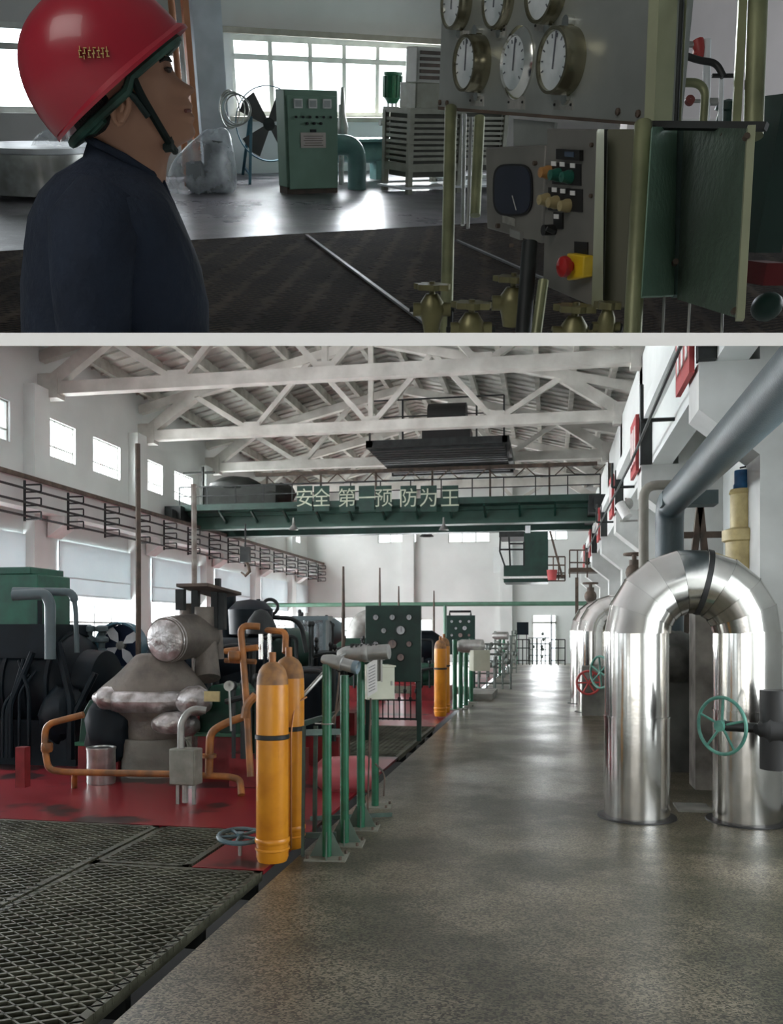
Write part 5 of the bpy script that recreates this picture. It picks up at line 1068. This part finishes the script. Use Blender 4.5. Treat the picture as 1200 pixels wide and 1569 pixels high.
# framed window box
t = T('indicator_box', 'grey box with a rounded dark glass window, under the gauge board', 'box', G(790, 350, .0), clip=1)
t.part('box_body', B().prism([G(744, 226), G(746, 350), G(829, 373), G(836, 222)], -GN * .09), BOXG, bevel=.004)
def rr(cx, cy, hw, hh, off, n=28, e_=.55): return [G(cx + hw * math.copysign(abs(math.cos(2 * PI * k / n)) ** e_, math.cos(2 * PI * k / n)) * (1), cy + hh * math.copysign(abs(math.sin(2 * PI * k / n)) ** e_, math.sin(2 * PI * k / n)), off) for k in range(n)]
t.part('window_gasket', B().prism(rr(785, 291, 30, 40, .006), -GN * .004), BLACK); t.part('window_glass', B().prism(rr(785, 291, 27.5, 37, .008), -GN * .004), mat('dark glass', (.02, .025, .045), .4, scale=9))
t.part('pointer', B().bar(G(785, 300, .01), G(791, 322, .01), .003, .002), STEEL)
t.part('name_plate', B().prism([G(770, 329, .004), G(770, 341, .004), G(789, 347, .004), G(789, 335, .004)], -GN * .003), mat('scuffed plate', (.55, .54, .5), .35))
t.part('hasp', B().prism([G(781, 350, .01), G(781, 362, .01), G(797, 368, .01), G(797, 356, .01)], -GN * .01), STEEL); t.part('bolt', B().cyl(G(765, 346, 0), GN, .007, .01, 8).cyl(G(786, 376, 0), GN, .006, .01, 8).cyl(G(822, 250, 0), GN, .006, .01, 8), BROWN)
# push button box
BX = .06
t = T('push_button_box', 'grey push button box with coloured knobs and a red emergency stop', 'control box', G(870, 460, BX), clip=1)
t.part('box_body', B().prism([G(838, 197, BX), G(832, 437, BX), G(908, 470, BX), G(916, 198, BX)], -GN * .1), BOXG, bevel=.003)
t.part('box_door', B().prism([P(916, 198, 1.97), P(908, 470, 1.97), P(924, 472, 1.9), P(926, 198, 1.9)], CF * .01), mat('pale olive post', (.5, .52, .34), .35)); t.part('side_panel', B().prism([P(932, 198, 1.95), P(926, 472, 1.95), P(972, 470, 1.9), P(975, 198, 1.9)], CF * .01), mat('olive side', (.12, .12, .08), .5, scale=4))
t.part('dark_gap', B().prism([P(924, 198, 1.97), P(918, 472, 1.97), P(934, 472, 1.97), P(937, 198, 1.97)], CF * .01), BLACK)
def gp(x0, y0, x1, y1, off, th, m, name, parent=None): return t.part(name, B().prism([G(x0, y0, off), G(x0, y1, off), G(x1, y1 + (x1 - x0) * .06, off), G(x1, y0 + (x1 - x0) * .06, off)], -GN * th), m, parent=parent)
gp(852, 228, 888, 244, BX + .012, .012, BLACK, 'display_frame'); gp(865, 232, 879, 240, BX + .014, .003, mat('display', (.08, .11, .16), .2), 'display')
gp(846, 249, 890, 282, BX + .003, .003, BLACK, 'button_strip'); gp(840, 287, 892, 322, BX + .003, .003, BLACK, 'button_strip')
for x, y in ((848, 250), (861, 251), (877, 253), (849, 290), (862, 292), (877, 295), (852, 331)): gp(x - 3.5, y - 3, x + 3.5, y + 4, BX + .006, .002, PAPER, 'button_label')
OR = mat('orange knob', (.45, .22, .07), .35); KG = mat('green knob', (.02, .13, .09), .3); KY = mat('beige knob', (.42, .34, .17), .4)
for x, y, m_ in ((843, 264, OR), (858, 268, KG), (876, 271, KG), (841, 306, KY), (855, 310, KY), (873, 315, KY)): t.part('push_button', B().lathe(G(x, y, BX), GN, [(.016, 0), (.016, .012), (.013, .02), (.012, .03), (.001, .032)], 18), m_)
gp(848, 325, 862, 350, BX + .004, .004, BLACK, 'switch_plate'); t.part('selector_knob', B().cyl(G(850, 352, BX), GN, .013, .035, 14).tube([G(850, 356, BX + .03), G(838, 350, BX + .05)], .006, 8), BLACK)
gp(880, 370, 900, 402, BX + .004, .01, BLACK, 'warning_flag')
t.part('emergency_housing', B().prism([G(868, 388, BX + .03), G(868, 430, BX + .03), G(893, 425, BX + .03), G(895, 392, BX + .03)], -GN * .03), mat('safety yellow', (.75, .5, .02), .4), bevel=.004)
t.part('emergency_stop', B().lathe(G(876, 408, BX + .03), GN, [(.012, 0), (.012, .01), (.022, .012), (.026, .02), (.024, .03), (.015, .036), (.001, .038)], 22), mat('stop red', (.45, .02, .02), .35))
t.part('bolt', B().cyl(G(908, 222, BX), GN, .005, .006, 8).cyl(G(907, 300, BX), GN, .005, .006, 8), BROWN)
# green leaves
t = T('cubicle_door', 'pale green hammered steel cubicle leaves standing open at the right edge', 'door leaf', P(1060, 470, 1.8), clip=1)
t.part('inner_leaf', B().prism([P(1000, 194, 1.78), P(1038, 194, 1.95), P(1033, 452, 1.95), P(984, 454, 1.78)], CF * .01), LEAFLIT)
t.part('outer_leaf', B().prism([P(1050, 194, 1.95), P(1147, 197, 1.62), P(1131, 484, 1.62), P(1040, 456, 1.95)], CF * .01), mat('shaded hammered green', (.11, .16, .12), .5, metal=.2, scale=7, col2=(.08, .11, .085), bump=.25, bscale=50))  # outer leaf uses a shaded copy of the same green
t.part('crease_shade', B().bar(P(1044, 194, 1.97), P(1036, 454, 1.97), .02, .02), DGREEN); t.part('bolt', B().cyl(P(1033, 404, 1.93), -CF, .007, .012, 8).cyl(P(1142, 212, 1.62), -CF, .006, .01, 8).cyl(P(1124, 478, 1.62), -CF, .006, .01, 8).cyl(P(1107, 208, 1.75), -CF, .005, .008, 8), BROWN)  # dark bar stands in for the shaded crease between the leaves
# pipes seen through the frame
single('elbow_pipe', B().tube(fil([P(1000, 124, 2.0), P(1030, 127, 2.0), P(1082, 126, 2.0), P(1078, 192, 2.0)], .06, 7), [.011] * 1 + [.0095] * 17, 14).cyl(P(1000, 124, 2.0), CR, .018, .04, 12).cyl(P(1016, 125, 2.0), CR, .016, .03, 8), POSTG, 'olive elbow tube with a hex coupling right of the gauge board', 'pipe', clip=1)
single('black_hose', B().tube(fil([P(1047, 84, 2.4), P(1072, 93, 2.4), P(1098, 96, 2.4), P(1109, 118, 2.4)], .06), .009, 10).bar(P(1091, 116, 2.4), P(1127, 116, 2.4), .008, .008), BLACK, 'black hose arching to a T handle in front of the pinkish wall', 'hose', clip=1)
t = T('sampling_valve', 'small red valve on a pale vertical pipe, before the pinkish wall', 'valve', P(1083, 190, 3), clip=1)
t.part('pipe', B().tube([P(1084, 62, 3), P(1082, 195, 3)], .013, 12), DIAL); t.part('pipe', B().tube([P(1106, 118, 3), P(1104, 195, 3)], .008, 12), DIAL)
t.part('red_handle', B().lathe(P(1070, 68, 3), V((.2, 0, -1)), [(.001, -.01), (.022, -.01), (.018, .02), (.008, .05), (.001, .055)], 12).cyl(P(1062, 80, 3), CR, .01, .03, 8), mat('valve red', (.42, .05, .045), .45)); t.part('fitting', B().cyl(P(1052, 68, 3), CR, .01, .04, 10).cyl(P(1062, 155, 3), CR, .006, .05, 8).cyl(P(1086, 156, 3), CR, .012, .03, 10), STEEL); t.part('round_handle', B().lathe(P(1056, 156, 3), -CF, [(.016, 0), (.016, .015), (.001, .018)], 14), mat('dull red', (.2, .04, .035), .5))
single('green_case', B().box(P(1013, 174, 3), (.065, .05, .07), (CR, NR, PZ)), GREEN, 'small green case beside the elbow tube at the frame', 'case', clip=1)
single('teal_pump', B().lathe(P(1112, 185, 3.2), PZ, [(.03, -.05), (.035, .0), (.03, .03), (.045, .035), (.04, .06), (.001, .07)], 12), DGREEN, 'dark teal pump head at the lower right of the pinkish wall view', 'pump', clip=1)
single('window_ledge', B().box(P(1060, 187, 3.4), (.24, .02, .02), (CR, NR, PZ)), PAPER, 'white ledge below the pinkish wall, between frame tubes', 'ledge', clip=1)
single('right_machine', B().box(P(1178, 270, 2.0), (.06, .1, .32), (CR, NR, PZ)).blob(P(1175, 470, 2.0), .035, .05, .03, 12, 8), DGREEN, 'dark green machine at the very right edge behind the olive post', 'machine', clip=1)
single('red_machine_panel', B().box(P(1172, 418, 2.1), (.05, .08, .05), (CR, NR, PZ)), REDP, 'dark red block at the very right edge, below the green machine', 'block', clip=1)
# valves at the bottom edge
for k, (px, py, t_, s_) in enumerate(((662, 462, 2.3, 1.0), (722, 492, 2.1, 1.0), (786, 452, 2.3, 1.1), (880, 498, 2.0, 1.0), (930, 486, 1.9, .6))):
    p = P(px, py, t_); t = T('manifold_valve', 'olive brass manifold valve under the gauge rig, %s' % ['leftmost, beside the frame post', 'second from the left, lowest', 'third, under the indicator box', 'fourth, below the push button box', 'small rightmost one'][k], 'valve', p - PZ * .06, 'manifold valves', clip=1)
    t.part('valve_body', B().lathe(p, PZ, [(.001, -.08), (.02 * s_, -.08), (.026 * s_, -.05), (.036 * s_, -.02), (.03 * s_, .0), (.016 * s_, .02), (.001, .02)], 16).cyl(p - CR * .05 * s_ - PZ * .02, CR, .018 * s_, .1 * s_, 14), BRASS)
    b = B(); n = 7; pts = []
    for j in range(28): a = 2 * PI * j / 28; r_ = (.042 + .006 * math.cos(7 * a)) * s_; pts.append(p + PZ * .03 * s_ + CR * r_ * math.cos(a) + NR * r_ * math.sin(a))
    b.prism(pts, PZ * .014); b.tube([p, p + PZ * .05 * s_], .008, 8); t.part('hand_knob', b, BRASS)
    t.part('stud', B().cyl(p - CR * .06 * s_ - PZ * .02, CR, .007, .12 * s_, 8).tube([p + CR * .05 * s_ - PZ * .1, p + CR * .05 * s_ - PZ * .02], .008, 8), DARK)
